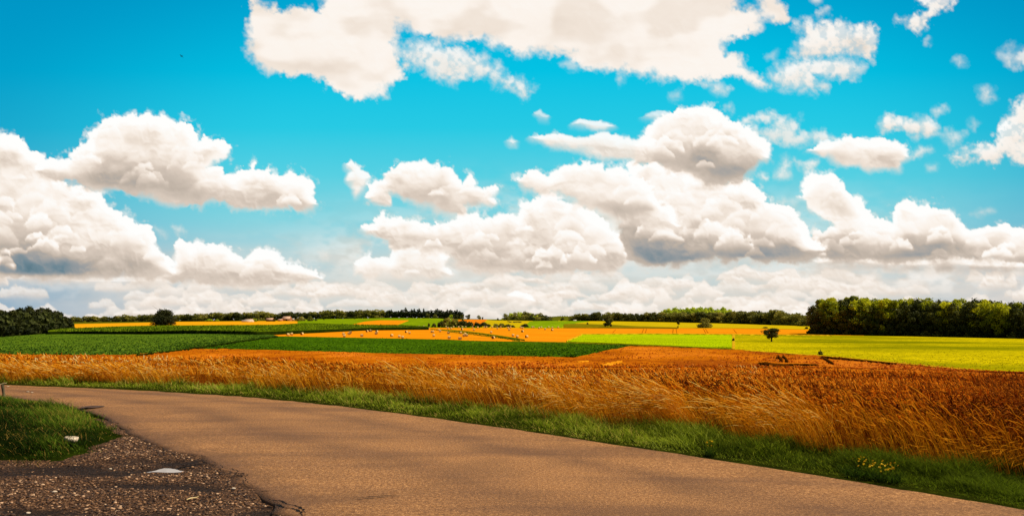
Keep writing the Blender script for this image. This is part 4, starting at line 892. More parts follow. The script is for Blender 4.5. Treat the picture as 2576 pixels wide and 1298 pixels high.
# --- upright leaves that roughen the crops
def tufts(name, top, bot, h, nn, size, stops, root, label, x0, x1, ymin, clump=.05, jit=.3):
    key = name+label; M[key] = veg_mat(label[:30].replace(' ', '_'), root, stops, .3)
    px = NR.uniform(x0, x1, nn); pt = np.interp(px, [p[0] for p in top], [p[1] for p in top]); pb = np.interp(px, [p[0] for p in bot], [p[1] for p in bot])
    py = pt+(pb-pt)*NR.rand(nn)
    Y = np.array([unproj(a, b, h, ymin)[1] for a, b in zip(px, py)]); X = (px-CX)/F*Y
    sz = size*(.5+1.0*NR.rand(nn))
    ang = NR.rand(nn)*6.28
    C = curves(np.stack([X, Y, terr(X, Y)+h-.1], -1), sz, np.stack([np.cos(ang), np.sin(ang)], -1)*.7, .3+NR.rand(nn), 3)
    V, Fc, t, id_ = ribbons(C, sz*.7, 2.0, floor=.35)
    rnd = np.clip(NR.rand(nn)*.8+.6*(fbm(X*clump, Y*clump*.35, 150, 4)-.5)+.1, 0, 1)
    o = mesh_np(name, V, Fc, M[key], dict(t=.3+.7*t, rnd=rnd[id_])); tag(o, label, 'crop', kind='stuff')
tufts('beet_leaves', [(-100,1054),(135,1044),(210,1038),(738,1041),(869,1050)], [(-100,1108),(388,1110),(543,1096),(660,1079),(869,1050.5)], .55, 15000, .42, [(0, lin(30,50,10)), (.6, lin(66,98,24)), (1, lin(134,160,48))], lin(26,42,10), 'leafy tops of the mid green beet field', -100, 865, 150)
tufts('beet_leaves', f6top, [(543,1095),(776,1093),(1000,1098),(1400,1109),(1794,1118.5),(1840,1107),(1960,1082)], .5, 16000, .38, [(0, lin(30,54,4)), (.6, lin(62,98,12)), (1, lin(118,158,24))], lin(26,46,4), 'leafy tops of the dark green beet field', 560, 1965, 150)
tufts('maize_leaves', [(160,1028),(388,1019.5),(854,1015),(954,1010),(1242,1016),(1340,1021)], [(160,1035),(738,1037.5),(854,1034),(1000,1029),(1149,1023),(1340,1021.6)], 2.2, 9000, .8, [(0, lin(46,66,6)), (.6, lin(98,120,14)), (1, lin(150,165,26))], lin(40,58,6), 'tops of the tall maize behind the bales', 170, 1335, 420)
tufts('crop_leaves', [(2300,1046),(2600,1048),(2824,1051.5),(3260,1060)], [(2300,1091),(2555,1110),(2719,1124),(2894,1142),(3138,1163),(3260,1168)], .35, 15000, .20, [(0, lin(118,112,4)), (.6, lin(190,172,8)), (1, lin(240,220,30))], lin(110,104,4), 'fine leafy grain of the yellow green field', 2300, 3240, 80)
tufts('crop_leaves', [(1770,1067),(1819,1045.5),(2049,1044),(2286,1045.8)], [(1770,1068),(1850,1069.5),(2049,1077),(2286,1089)], .35, 6000, .26, [(0, lin(100,130,4)), (.6, lin(160,186,8)), (1, lin(216,226,30))], lin(100,120,4), 'fine leafy grain of the lime field', 1775, 2286, 200)
tufts('far_wheat_ears', wtop, [(-100,1146),(3300,1190)], .72, 26000, .24, [(0, lin(126,52,8)), (.6, lin(196,96,18)), (1, lin(236,150,50))], lin(110,50,10), 'distant wheat ears on the far slope of the wheat field', -60, 3260, 85, clump=.08)
# dark gaps and wheel lines in the far part of the wheat
M['gap'] = crop_mat('shaded_crop_gap', lin(50,26,6), lin(80,42,10), lin(130,70,16), .6)
def gap(pts, w, label, nx=40, m='gap'): strip(pts, [q*.8 for q in w], .90, m, label, 85, nx*2, rag=.9, name='crop_gap')
gap([(427,1107.5),(543,1095),(600,1087.5),(660,1078.5),(760,1064),(869,1050.5)], [1.8,2.4,2.2,2,1.8,1.4], 'dark furrow between the two green beet fields', m='crop_wall')
gap([(2370,1132),(2395,1133),(2420,1137),(2445,1138.5),(2470,1137.5)], [2,7,6,8,3], 'dark lodged hollow in the wheat')
gap([(2465,1136.5),(2520,1136.5),(2560,1138)], [2.5,2,1.5], 'thin dark line running right from the lodged hollow')
gap([(2567,1112),(2585,1122),(2605,1134)], [3,6,5], 'dark weedy line running down from the small bush')
gap([(2568,1112.5),(2640,1118),(2719,1126.5),(2800,1134)], [2,2.2,2,1.2], 'shaded edge of the wheat under the yellow field')
gap([(2430,1108),(2438,1117),(2446,1125)], [5,8,7], 'left of two dark wheel lines in the wheat', 14)
gap([(2447,1108),(2455,1118),(2463,1127)], [5,8,7], 'right of two dark wheel lines in the wheat', 14)
gap([(60,1131),(150,1129.5),(280,1127),(360,1125)], [1.5,3,3.5,1.5], 'dark broken wheel line across the left of the wheat', 60)
gap([(500,1133),(640,1134),(760,1131),(900,1128)], [1,2,1.6,1], 'faint dark line across the middle of the wheat', 60)
M['bright_wheat'] = crop_mat('bleached_wheat', lin(208,112,20), lin(238,150,34), lin(250,178,70), .5)
strip([(1880,1139),(1910,1135),(1945,1128)], [3,9,5], .84, 'bright_wheat', 'bleached yellow patch in the wheat', 85, 40, rag=1.2, name='crop_patch')
strip([(1805,1129),(1840,1127)], [2,3], .84, 'bright_wheat', 'small bleached patch in the wheat', 85, 12, rag=.5, name='crop_patch')

M['track'] = crop_mat('wheel_track', lin(150,84,8), lin(186,108,14), lin(210,130,24), .3)
for k_, (a_, b_, t_) in enumerate([(2104,2102.5,1026.5),(2113.5,2115,1026.5),(2198,2206,1027),(2205,2213,1027),(2012,2006,1027),(2021,2016,1027),(1924,1914,1029),(2292,2302,1029)]):
    for j_ in range(4):
        pass
    x0_, x1_ = a_, b_; n_ = 14; py_ = np.linspace(t_, 1040.5, n_); px_ = np.linspace(x0_, x1_, n_)+.5*np.sin(py_)
    Q_ = [unproj(p_, q_, .14, 350) for p_, q_ in zip(px_, py_)]; P_ = np.array(Q_); hw_ = .32
    V_ = np.concatenate([np.c_[P_[:, 0]-hw_, P_[:, 1], terr(P_[:, 0]-hw_, P_[:, 1])+.16], np.c_[P_[:, 0]+hw_, P_[:, 1], terr(P_[:, 0]+hw_, P_[:, 1])+.16]]); i_ = np.arange(n_-1)
    o = mesh_np('wheel_track', V_, np.stack([i_, i_+n_, i_+n_+1, i_+1], -1), M['track']); tag(o, '%s faint wheel track on the orange field' % ORD[k_], None, kind='structure')

# ------------------------------------------------------------------ trees
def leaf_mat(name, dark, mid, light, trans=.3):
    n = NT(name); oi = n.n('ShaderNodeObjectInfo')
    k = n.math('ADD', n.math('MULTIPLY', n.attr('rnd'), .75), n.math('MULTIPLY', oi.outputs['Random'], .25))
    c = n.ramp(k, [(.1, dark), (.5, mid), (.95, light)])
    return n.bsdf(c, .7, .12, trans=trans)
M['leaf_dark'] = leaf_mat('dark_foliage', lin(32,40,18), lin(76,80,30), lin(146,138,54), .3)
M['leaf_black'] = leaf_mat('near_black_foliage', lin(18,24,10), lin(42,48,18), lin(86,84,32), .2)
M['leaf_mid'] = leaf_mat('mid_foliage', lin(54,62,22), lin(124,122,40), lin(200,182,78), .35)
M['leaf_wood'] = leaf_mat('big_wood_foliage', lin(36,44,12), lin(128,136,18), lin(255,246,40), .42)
M['leaf_bright'] = leaf_mat('bright_green_foliage', lin(110,130,20), lin(176,190,34), lin(235,235,70), .4)  # lighter green variant of the leaves
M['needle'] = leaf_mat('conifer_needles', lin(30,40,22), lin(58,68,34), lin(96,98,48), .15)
M['bush_olive'] = leaf_mat('olive_bush_foliage', lin(40,40,12), lin(78,72,20), lin(120,106,36), .2)
n = NT('bark'); M['bark'] = n.bsdf(n.ramp(n.noise(n.coord((1, 1, .2)), 6, 4), [(.3, lin(34,26,20)), (.7, lin(78,62,48))]), .95, .1)

def crown_data(seed, H, W, base, n, leaf, lobes=16, shape='round', inner=.25):
    r = np.random.RandomState(seed)
    L_ = []
    for k in range(lobes):
        u = r.rand(); a = r.rand()*6.283
        if shape == 'round': z = base+(H-base)*(.12+.80*u); rr = W*.5*math.sqrt(max(.08, 1-((u-.42)/.68)**2))
        elif shape == 'cone': z = base+(H-base)*u; rr = W*.5*(1-u)**.8*.75
        elif shape == 'flame': z = base+(H-base)*u; rr = W*.5*(1-abs(u-.4)*1.1)*.8
        else: z = base+(H-base)*(.05+.75*u**1.3); rr = W*.5*math.sqrt(max(.1, 1-u**2))
        q = rr*(.25+.55*math.sqrt(r.rand())); s = W*r.uniform(.13, .24)*(.8 if shape != 'cone' else .55)
        if shape != 'cone': z = min(z, H-s*.75)
        L_.append((q*math.cos(a), q*math.sin(a), z, s, r.rand()))
    L_.append((0, 0, base+(H-base)*.55, W*.27, r.rand()))
    L_ = np.array(L_); wv = L_[:, 3]**2; k = r.choice(len(L_), n, p=wv/wv.sum())
    d = r.randn(n, 3); d /= np.linalg.norm(d, axis=1, keepdims=True)
    rad = L_[k, 3]*(1-inner*r.rand(n)**1.5+.14*r.randn(n))
    C = L_[k, :3]+d*rad[:, None]*np.array([1, 1, .82])
    C[:, 2] = np.maximum(C[:, 2], base*.6+.05*H*r.rand(n)*(base > .3))
    nrm = d+.65*r.randn(n, 3); nrm /= np.linalg.norm(nrm, axis=1, keepdims=True)
    t1 = np.cross(nrm, r.randn(n, 3)); t1 /= np.linalg.norm(t1, axis=1, keepdims=True); t2 = np.cross(nrm, t1)
    s1 = leaf*(.6+.8*r.rand(n))[:, None]; s2 = s1*(.55+.5*r.rand(n))[:, None]
    V = np.stack([C-t1*s1, C-t2*s2*.8, C+t1*s1, C+t2*s2], 1).reshape(-1, 3)
    Fc = (np.arange(n)[:, None]*4+np.arange(4)[None])
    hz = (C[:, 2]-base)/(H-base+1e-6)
    rnd = np.clip(.10+.30*r.rand(n)+.34*L_[k, 4]+.26*hz, 0, 1).repeat(4)  # higher leaves lighter, light on the crown tops painted in
    return V, Fc, rnd
def trunk_data(seed, H, R0, base, W, limbs=5, lean=0.):
    r = np.random.RandomState(seed+50); K = 7
    t = np.linspace(0, 1, K); top = base+(H-base)*.6
    c = np.stack([lean*(t**1.3)*H*.25+.03*H*np.sin(t*3+seed), .02*H*np.sin(t*4), t*top], -1)[None]
    V, Fc, _ = tubes(c, (R0*(1-.75*t)*(1+.5*np.exp(-t*14)))[None], 8)
    A = Acc(); A.add(V, Fc, 0)
    if limbs:
        C = []
        for k in range(limbs):
            t0 = r.uniform(.35, .95); p0 = np.array([np.interp(t0, t, c[0, :, j]) for j in range(3)]); a = k*2.4+r.rand()
            L_ = W*r.uniform(.25, .42); tt = np.linspace(0, 1, 5)[:, None]
            C.append(p0+np.array([math.cos(a), math.sin(a), 0])*tt*L_+np.array([0, 0, 1])*(tt**.8)*L_*r.uniform(.5, 1.2))
        C = np.array(C); V, Fc, _ = tubes(C, R0*.42*(1-.8*np.linspace(0, 1, 5))[None]*np.ones((limbs, 1)), 5); A.add(V, Fc, 0)
    return np.concatenate(A.V), np.concatenate(A.F)
def proto_parts(kind, seed, H, W, base, n, leaf, mat, lobes=16, shape='round', R0=None, limbs=5, lean=0, inner=.25):
    V, Fc, rnd = crown_data(seed, H, W, base, n, leaf, lobes, shape, inner)
    cr = mesh_np('crown', V, Fc, M[mat], dict(rnd=rnd), link=False)
    tv, tf = trunk_data(seed, H, R0 or H*.022, base, W, limbs, lean)
    tr = mesh_np('trunk', tv, tf, M['bark'], link=False, smooth=True)
    return cr, tr
def proto_one(seed, H, W, base, n, leaf, mat, lobes=14, shape='round', R0=None, limbs=2):
    V, Fc, rnd = crown_data(seed, H, W, base, n, leaf, lobes, shape)
    tv, tf = trunk_data(seed, H, R0 or H*.022, base, W, limbs)
    return mesh_np('tree', np.concatenate([V, tv]), [Fc, tf+len(V)], [M[mat], M['bark']], dict(rnd=np.concatenate([rnd, np.zeros(len(tv))])), mi=np.concatenate([np.zeros(len(Fc)), np.ones(len(tf))]), link=False)
def put_parts(name, pr, x, y, s, label, cat, group=None, rz=None, dz=-.1):
    e = empty(name, (x, y, float(terr(x, y))+dz), R.random()*6.28 if rz is None else rz, s)
    child('crown', pr[0], e); child('trunk', pr[1], e); tag(e, label, cat, group); return e
def put_one(name, me, x, y, s, label, cat, group=None, rz=None, dz=-.1):
    if group and ('skyline' in group or 'long right' in group or 'round wood' in group): dz = -1.3
    o = bpy.data.objects.new(name, me); COL.objects.link(o); o.location = (x, y, float(terr(x, y))+dz)
    o.rotation_euler = (0, 0, R.random()*6.28 if rz is None else rz); o.scale = s if isinstance(s, tuple) else (s, s, s)
    tag(o, label, cat, group); return o
def ip(x, pts): return float(np.interp(x, [p[0] for p in pts], [p[1] for p in pts]))

# --- big dark wood on the right: three rows of trees with crowns down to the ground
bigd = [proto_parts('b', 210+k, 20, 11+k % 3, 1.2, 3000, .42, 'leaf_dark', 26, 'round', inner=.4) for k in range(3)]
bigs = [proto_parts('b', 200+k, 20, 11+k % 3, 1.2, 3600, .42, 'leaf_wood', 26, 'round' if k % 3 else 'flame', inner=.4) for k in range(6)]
top5 = [(2530,965),(2545,948),(2565,938),(2600,931),(2640,927),(2760,929),(2880,932),(2990,936),(3040,930),(3090,930),(3130,936),(3200,941),(3500,945)]
base5 = [(2530,1044),(2600,1046),(2824,1050),(3200,1058),(3560,1066)]
rows = []
px = 2552
while px < 3560: rows.append((0, px)); px += R.uniform(30, 44)
px = 2562
while px < 3560: rows.append((1, px)); px += R.uniform(28, 42)
px = 2574
while px < 3560: rows.append((2, px)); px += R.uniform(30, 44)
cnt = [0, 0, 0]
RW = ['front row of the big right wood', 'middle row of the big right wood', 'back row of the big right wood']
for r_, px in rows:
    Y0 = unproj(px, ip(px, base5), 0, 150)[1]; Y = Y0+4+r_*10+R.uniform(-2, 2)
    x, y = at(px, Y); z = float(terr(x, y)); tz = EYE+(HY-(ip(px, top5)+R.uniform(-3, 7) if r_ else ip(px, top5)+R.uniform(1, 16)))/F*Y
    h = tz-z; s = h/20*1.0
    if px < 2590: s *= 1.0
    wq = s*R.uniform(.85, 1.1)
    if r_ == 0: wq *= 1.05
    put_parts('broadleaf_tree', bigd[R.randrange(3)] if R.random() < np.interp(px, [2600, 3050], [.12, .8]) else bigs[R.randrange(6)], x, y, (wq, wq, s), '%s tree from the left in the %s' % (ordw(cnt[r_]), RW[r_]), 'tree', 'trees of the big dark wood')
    cnt[r_] += 1
shr = [proto_one(300+k, 4, 5.5, .0, 420, .42, m, 12, 'dome', .05, 1) for k, m in enumerate(['leaf_dark', 'leaf_mid', 'leaf_dark', 'bush_olive', 'leaf_bright'])]
k = 0; px = 2545
while px < 3420:
    x, y = at(px, unproj(px, ip(px, base5), 0, 150)[1]+1.0); s = R.uniform(.7, 1.3)
    put_one('shrub', shr[R.choice([0, 0, 2, 1])], x, y, (s*1.1, s*1.1, s), '%s low shrub from the left below the big right wood' % ordw(k), 'shrub', 'understorey shrubs of the big wood'); k += 1; px += R.uniform(26, 44)

# --- left wood
top6 = [(-300,952),(0,958),(38,962),(46,953),(75,950),(100,950),(120,955),(150,955),(178,966),(200,978),(222,998),(240,1014)]
base6 = [(-300,1072),(0,1053),(60,1049),(135,1042.5),(180,1036),(215,1030),(240,1026)]
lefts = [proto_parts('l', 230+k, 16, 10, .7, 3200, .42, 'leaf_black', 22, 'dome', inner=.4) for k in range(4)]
k = 0
for r_ in (0, 1):
    px = -250+r_*12
    while px < 232:
        Y0 = unproj(px, ip(px, base6), 0, 250)[1]; Y = Y0+4+r_*12
        x, y = at(px, Y); z = float(terr(x, y)); tz = EYE+(HY-(ip(px, top6)+R.uniform(-2, 5)))/F*Y; h = max(tz-z, 3.)
        s = h/15.2; wq = s*R.uniform(.95, 1.15) if px < 190 else s*1.25
        put_parts('broadleaf_tree', lefts[R.randrange(4)], x, y, (wq, wq, s), '%s dark tree from the left in the %s row of the left wood' % (ordw(k), ['front', 'back'][r_]), 'tree', 'trees of the left wood'); k += 1
        px += R.uniform(20, 30)*(1.1 if px < 150 else .75)
    k = 0

# --- lone trees
def lone(name, px, py, wpx, hpx, pr_, label, cat='tree', ymin=60, Hn=1., Wn=1., rz=None, ysh=0, parts=True, dz=-.1, **kw):
    x, y = unproj(px, py, 0, ymin); y += ysh; s = hpx/F*y/Hn; w_ = wpx/F*y/Wn
    (put_parts if parts else put_one)(name, pr_, x, y, (w_, w_, s), label, cat, rz=rz, dz=dz, **kw)
oak = proto_parts('oak', 260, 15, 27, 1.0, 8000, .55, 'leaf_black', 44, 'dome', R0=.55, inner=.5)
lone('oak_tree', 515, 1017.5, 92, 51, oak, 'large dark round oak standing alone in front of the golden strip field', Hn=15, Wn=27, ymin=500)
hawth = proto_parts('h', 262, 6.2, 6.2, 1.5, 4200, .18, 'bush_olive', 26, 'round', R0=.34, limbs=7, lean=-.12, inner=.6)
lone('hawthorn_tree', 2413, 1069.5, 56, 45, hawth, 'small round lone tree with a bare stout trunk on the yellow green field', Hn=6.2, Wn=6.4, ymin=200, rz=0.2)
dk_tree = proto_parts('d', 263, 9, 9, .6, 2200, .4, 'leaf_dark', 16, 'round', inner=.4)
lone('broadleaf_tree', 1900, 1024, 37, 40, dk_tree, 'compact near black tree at the top edge of the orange field', Hn=9.2, Wn=9.6, ymin=500)
br_tree = proto_parts('d', 264, 9, 13, .6, 2600, .42, 'leaf_mid', 22, 'dome', inner=.4)
lone('broadleaf_tree', 2202, 1024.5, 52, 36, br_tree, 'wide light green tree at the top edge of the orange field', Hn=9, Wn=13.5, ymin=500)
slim = proto_parts('d', 265, 6.5, 3.4, 1.2, 900, .22, 'bush_olive', 9, 'flame', R0=.14, limbs=2, inner=.5)
lone('young_tree', 2120, 1024.5, 14, 22, slim, 'slim young tree with a thin trunk at the top edge of the orange field', Hn=6.6, Wn=3.4, ymin=500)
bare = proto_parts('d', 266, 3, 5, .9, 170, .14, 'bush_olive', 9, 'round', R0=.10, limbs=7, inner=.9)
lone('thorn_bush', 2381, 1043.5, 20, 12, bare, 'sparse half bare thorn bush just left of the lone round tree', 'bush', Hn=3, Wn=5, ymin=300)
SH = [(1758,1002.6,16,13,0,'round dark bush on the skyline between the two far woods',700),(1836,1015,9,9,0,'tiny dark bush in the yellow olive field',600),
 (2391,1026,27,6,3,'flat dark bush at the edge of the orange field above the lone round tree',500),(2520,1028,18,8,3,'low brown bush at the right end of the orange field',400),(2292,1068,12,15,0,'small dark bush on the narrow orange strip',150),
 (2563,1114,22,24,0,'small dark bush at the corner of wheat and yellow field',80),(795,1005,21,12,4,'pale green bush right of the long white shed',600),(940,1003.5,34,17,1,'tall green bush beside the white roofed farm shed',600),
 (969,1003.5,26,19,1,'round green tree like bush right of the farm',600),(987,1002.5,13,7,2,'small dark bush at the right end of the farm',600),(857,1004.5,14,8,3,'low brown bush right of the black open shed',600),
 (655,1004,30,9,4,'long low bright bush left of the farm',600),(678,1004,20,8,4,'smaller low bright bush left of the farm',600),(1108,997,8,8,0,'tiny dark bush in the middle of the lime field',700),(1012,1000,7,5,0,'tiny dark bush at the left of the lime field',700)]
for px, py, w_, h_, m, lab, ym in SH: lone('bush', px, py, w_, h_, shr[m], lab, 'bush', ym, 4.1, 6.4, parts=False)
HB = [(1340,1022.8,10,15),(1356,1023,17,15),(1378,1023,26,22),(1397,1023,44,33),(1422,1023,40,29),(1447,1023,38,25),(1468,1023,34,20),(1490,1023.2,30,18),(1512,1023.4,32,19),(1527,1023.4,18,12),(1548,1023.6,24,14),(1568,1023.6,28,15),(1588,1023.6,26,12),(1602,1023.6,18,9),(1632,1023.6,16,10),(1642,1023.6,26,14)]
for k, (px, py, w_, h_) in enumerate(HB):
    lone('hedge_bush', px, py, w_*1.15, h_*1.1, shr[(0, 2, 0, 1, 1, 0, 2)[k % 7]], '%s bush from the left in the dark hedge behind the bales' % ordw(k), 'bush', 600, 4.1, 6.4, parts=False, group='hedge bushes behind the bale field')

# --- far tree lines
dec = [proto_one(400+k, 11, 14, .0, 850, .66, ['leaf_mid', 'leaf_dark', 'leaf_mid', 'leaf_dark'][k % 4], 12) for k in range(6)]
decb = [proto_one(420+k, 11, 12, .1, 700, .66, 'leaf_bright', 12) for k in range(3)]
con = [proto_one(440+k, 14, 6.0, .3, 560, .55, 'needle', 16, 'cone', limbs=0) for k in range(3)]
def line(px0, px1, step, Yf, topf, protos, name, lab, cat, group, H=11., wf=1., jit=2.5, rows_=1, ynear=0):
    k = 0; px = px0
    while px < px1:
        Y = Yf(px)+ynear+R.uniform(-6, 6); x, y = at(px, Y); z = float(terr(x, y)); tz = EYE+(HY-(topf(px)+R.uniform(-jit*.5, jit)))/F*Y
        h = max(tz-z+1.5, 2.5); s = h/H
        ws = max(s, .7)*wf*R.uniform(.85, 1.2)
        put_one(name, protos[R.randrange(len(protos))], x, y, (ws, ws, s), lab % ordw(k) if '%s' in lab else lab, cat, group); k += 1
        px += step*R.uniform(.75, 1.25)
t1 = [(170,991),(240,989),(300,987),(450,983),(600,979),(700,975),(800,973),(870,978),(930,973),(1000,970),(1100,969),(1200,968),(1230,970)]
line(175, 1215, 16, lambda p: 1290, lambda p: ip(p, t1), dec, 'broadleaf_tree', '%s tree from the left in the left skyline tree line', 'tree', 'trees of the left skyline', wf=1.3, jit=3)
line(1208, 1448, 4.6, lambda p: 1275, lambda p: ip(p, [(1208,968),(1250,964),(1380,965),(1440,968),(1448,972)]), con, 'conifer_tree', '%s pointed conifer from the left on the skyline', 'conifer', 'conifers on the skyline', H=14, wf=1.25, jit=5)
for k, (px, Y, top, wf, m) in enumerate([(1336,1240,978,1,dec[1]),(1361,1240,981,.9,dec[2]),(1408,1150,982,1.0,decb[0]),(1425,1230,982,1.1,dec[1]),(1444,1230,984,1.1,dec[0]),(1462,1230,982,1.2,dec[3]),(1497,1300,984,.9,dec[2]),(1508,1300,989,.8,dec[1])]):
    x, y = at(px, Y); z = float(terr(x, y)); h = EYE+(HY-top)/F*Y-z
    put_one('broadleaf_tree', m, x, y, (h/11*wf*.95, h/11*wf*.95, h/11), '%s loose tree from the left beside the skyline conifers' % ordw(k), 'tree', 'loose trees by the conifers')
lone('bush', 1556, 1001, 9, 9, shr[0], 'small dark pointed bush left of the round wood', 'bush', 900, 4.1, 6.4, parts=False)
lone('bush', 1568, 1001.5, 15, 6, shr[4], 'low pale bush at the left foot of the round wood', 'bush', 900, 4.1, 6.4, parts=False)
t3 = [(1574,984),(1585,979),(1605,976),(1645,974),(1690,978),(1710,982),(1722,990),(1730,998)]
line(1577, 1727, 13, lambda p: 1200, lambda p: ip(p, t3)+9, dec+decb, 'broadleaf_tree', '%s tree from the left along the front of the round wood', 'tree', 'trees of the round wood', wf=1.1)
line(1583, 1722, 13, lambda p: 1225, lambda p: ip(p, t3), dec[:3]+decb[:1], 'broadleaf_tree', '%s tree from the left along the back of the round wood', 'tree', 'trees of the round wood', wf=1.15)
t4 = [(1790,988),(1810,982),(1850,978),(1900,976),(2000,977),(2080,976),(2200,976),(2300,973),(2400,973),(2420,966),(2435,967),(2450,974),(2500,980),(2560,983)]
y4 = lambda p: ip(p, [(1790,1180),(2100,1120),(2300,1030),(2560,830)])
line(1792, 2560, 14, y4, lambda p: ip(p, t4), dec, 'broadleaf_tree', '%s tree from the left in the long right tree line', 'tree', 'trees of the long right tree line', wf=1.3, jit=3)
line(2062, 2300, 15, lambda p: 1540, lambda p: ip(p, [(2062,974),(2090,966),(2120,962),(2200,961),(2260,963),(2300,970)]), decb, 'broadleaf_tree', '%s bright tree from the left in the upper knoll row', 'tree', 'bright trees on the knoll', wf=1.2, jit=1.5)
line(2080, 2280, 15, lambda p: 1480, lambda p: ip(p, [(2062,976),(2120,969),(2200,968),(2300,974)]), decb, 'broadleaf_tree', '%s bright tree from the left in the lower knoll row', 'tree', 'bright trees on the knoll', wf=1.2, jit=1.5)
# closed woodland behind the front rows, one mass
def mass(name, segs, label):
    A = Acc(); r = 0
    for (px0, px1, step, Yf, tf) in segs:
        px = px0
        while px < px1:
            Y = Yf(px); x, y = at(px, Y); z = float(terr(x, y)); z -= 1.5; h = max(EYE+(HY-tf(px)-R.uniform(0, 4))/F*Y-z, 3)
            V, Fc, rn = crown_data(900+r % 9, h, h*.9, 0, 260, h*.075, 10, 'round'); r += 1
            V = V+np.array([x, y, z]); A.add(V, Fc, 0, rnd=rn*.7); px += step*R.uniform(.8, 1.2)
    o = A.build(name, M['leaf_dark']); tag(o, label, 'woodland', kind='stuff')
mass('woodland', [(2556, 3560, 13, lambda p: unproj(p, ip(p, base5), 0, 150)[1]+7.5, lambda p: ip(p, top5)+30), (2560, 3560, 14, lambda p: unproj(p, ip(p, base5), 0, 150)[1]+19, lambda p: ip(p, top5)+16)], 'dark closed understorey inside the big right wood')
mass('woodland', [(-240, 205, 13, lambda p: unproj(p, ip(p, base6), 0, 250)[1]+9, lambda p: ip(p, top6)+16)], 'dark closed understorey inside the left wood')
mass('woodland', [(170, 1215, 12, lambda p: 1306, lambda p: ip(p, t1)+2)], 'closed dark woodland filling in behind the left skyline trees')
mass('woodland', [(1795, 2575, 11, lambda p: y4(p)+14, lambda p: ip(p, t4)+2)], 'closed dark woodland filling in behind the long right tree line')
mass('woodland', [(1212, 1440, 6, lambda p: 1288, lambda p: 971)], 'shaded undergrowth between the skyline conifers')
mass('hedgerow', [(1725, 1795, 7, lambda p: 1880, lambda p: 988)], 'hedges on the far green rise')

# ------------------------------------------------------------------ round bales
def bale_mesh():
    bm = bmesh.new(); seg = 28
    prof = [(.0, -.60), (.30, -.605), (.60, -.60), (.70, -.585), (.745, -.54), (.75, -.3), (.757, 0), (.75, .3), (.745, .54), (.70, .585), (.60, .60), (.30, .605), (.0, .60)]
    V = []; Fc = []
    for j, (r_, z) in enumerate(prof):
        for k in range(seg):
            a = k*2*math.pi/seg; q = r_*(1+.018*math.sin(3*a+j)+.012*math.sin(7*a)); 
            V.append((z+.01*math.sin(5*a+j*2), q*math.cos(a), q*math.sin(a)*(.965)))
    for j in range(len(prof)-1):
        for k in range(seg):
            Fc.append((j*seg+k, j*seg+(k+1) % seg, (j+1)*seg+(k+1) % seg, (j+1)*seg+k))
    V = np.array(V); V[:, 2] += .71; Fc = np.array(Fc)
    ring = np.arange(len(Fc))//seg; mi = np.where((ring < 3) | (ring > 8), 1, 0)
    return V, Fc, mi
n = NT('bale_wrap'); c_ = n.coord((1, .6, .6)); M['bale'] = n.bsdf(n.ramp(n.noise(c_, 14, 4, .7), [(.3, lin(176,138,60)), (.7, lin(250,226,150))]), .75, .25)
n = NT('bale_straw_end'); tc = n.n('ShaderNodeTexCoord'); sx_ = n.n('ShaderNodeSeparateXYZ'); n.l(tc.outputs['Object'], sx_.inputs[0])
wv = n.n('ShaderNodeTexNoise'); wv.inputs['Scale'].default_value = 9; n.l(tc.outputs['Object'], wv.inputs['Vector'])
M['bale_end'] = n.bsdf(n.ramp(wv.outputs['Fac'], [(.35, lin(88,56,18)), (.65, lin(160,116,52))]), .95, .1)
bV, bF, bmi = bale_mesh()
bale = mesh_np('round_bale', bV, bF, [M['bale'], M['bale_end']], mi=bmi, link=False, smooth=True)
Z1 = [(65,475),(260,458),(368,457),(430,510),(480,502),(617,498),(687,438),(908,452),(1068,430),(1185,432),(1175,500),(1185,528),(1250,495),(1267,478),(1420,522),(1490,460),(1528,452),(1542,455),(1610,412),(1612,492),(1620,465),(1725,432),(1743,408),(1830,420),(1822,520),(1922,535),(1967,547),(2015,470),(2060,485),(2085,418),(2103,395),(2187,395),(2203,425),(2253,395),(2313,420),(2360,468),(2376,468),(2385,522),(2411,395),(2452,440),(2472,458)]
Z2 = [(405,400),(428,418),(470,420),(503,402),(572,403),(620,402),(617,432),(668,402),(435,483),(445,550),(590,562),(602,483),(645,522),(660,500),(682,518),(760,405),(777,440),(828,407),(919,404),(947,404),(1024,404),(1008,475),(1092,418),(1137,404),(1233,412),(1268,405),(1251,440),(1036,550),(1302,518),(1358,537),(1485,537),(1405,405),(1430,414),(1428,462),(1557,405),(1578,406),(1652,415),(1682,406),(1733,430),(1778,405),(1829,410),(1827,442),(1908,407)]
B = [(800+a*.2329, 930+b*.2329) for a, b in Z1]+[(1300+a*.2329, 930+b*.2329) for a, b in Z2]
zones = {}
for px, py in B:
    if py < 1026.2: zn = ('back row along the hedge', 0)
    elif px < 1340 and py < 1037: zn = ('band beside the dark maize edge', 1)
    elif px < 1340: zn = ('rows nearest the dark beet field', 2)
    elif py < 1036: zn = ('middle beyond the grass ditch', 3)
    else: zn = ('near group around the grass ditch', 4)
    zones.setdefault(zn, []).append((px, py))
for (zl, _), L_ in zones.items():
    for k, (px, py) in enumerate(sorted(L_)):
        x, y = unproj(px, py+.4, .1, 300)
        s = 1.05
        put_one('round_bale', bale, x, y, s, '%s bale from the left in the %s' % (ordw(k), zl), 'straw bale', 'round straw bales on the stubble', rz=R.choice([0, .15, -.2, .5, -.6, 1.1]) if py > 1030 else R.uniform(-.35, .35), dz=.08)

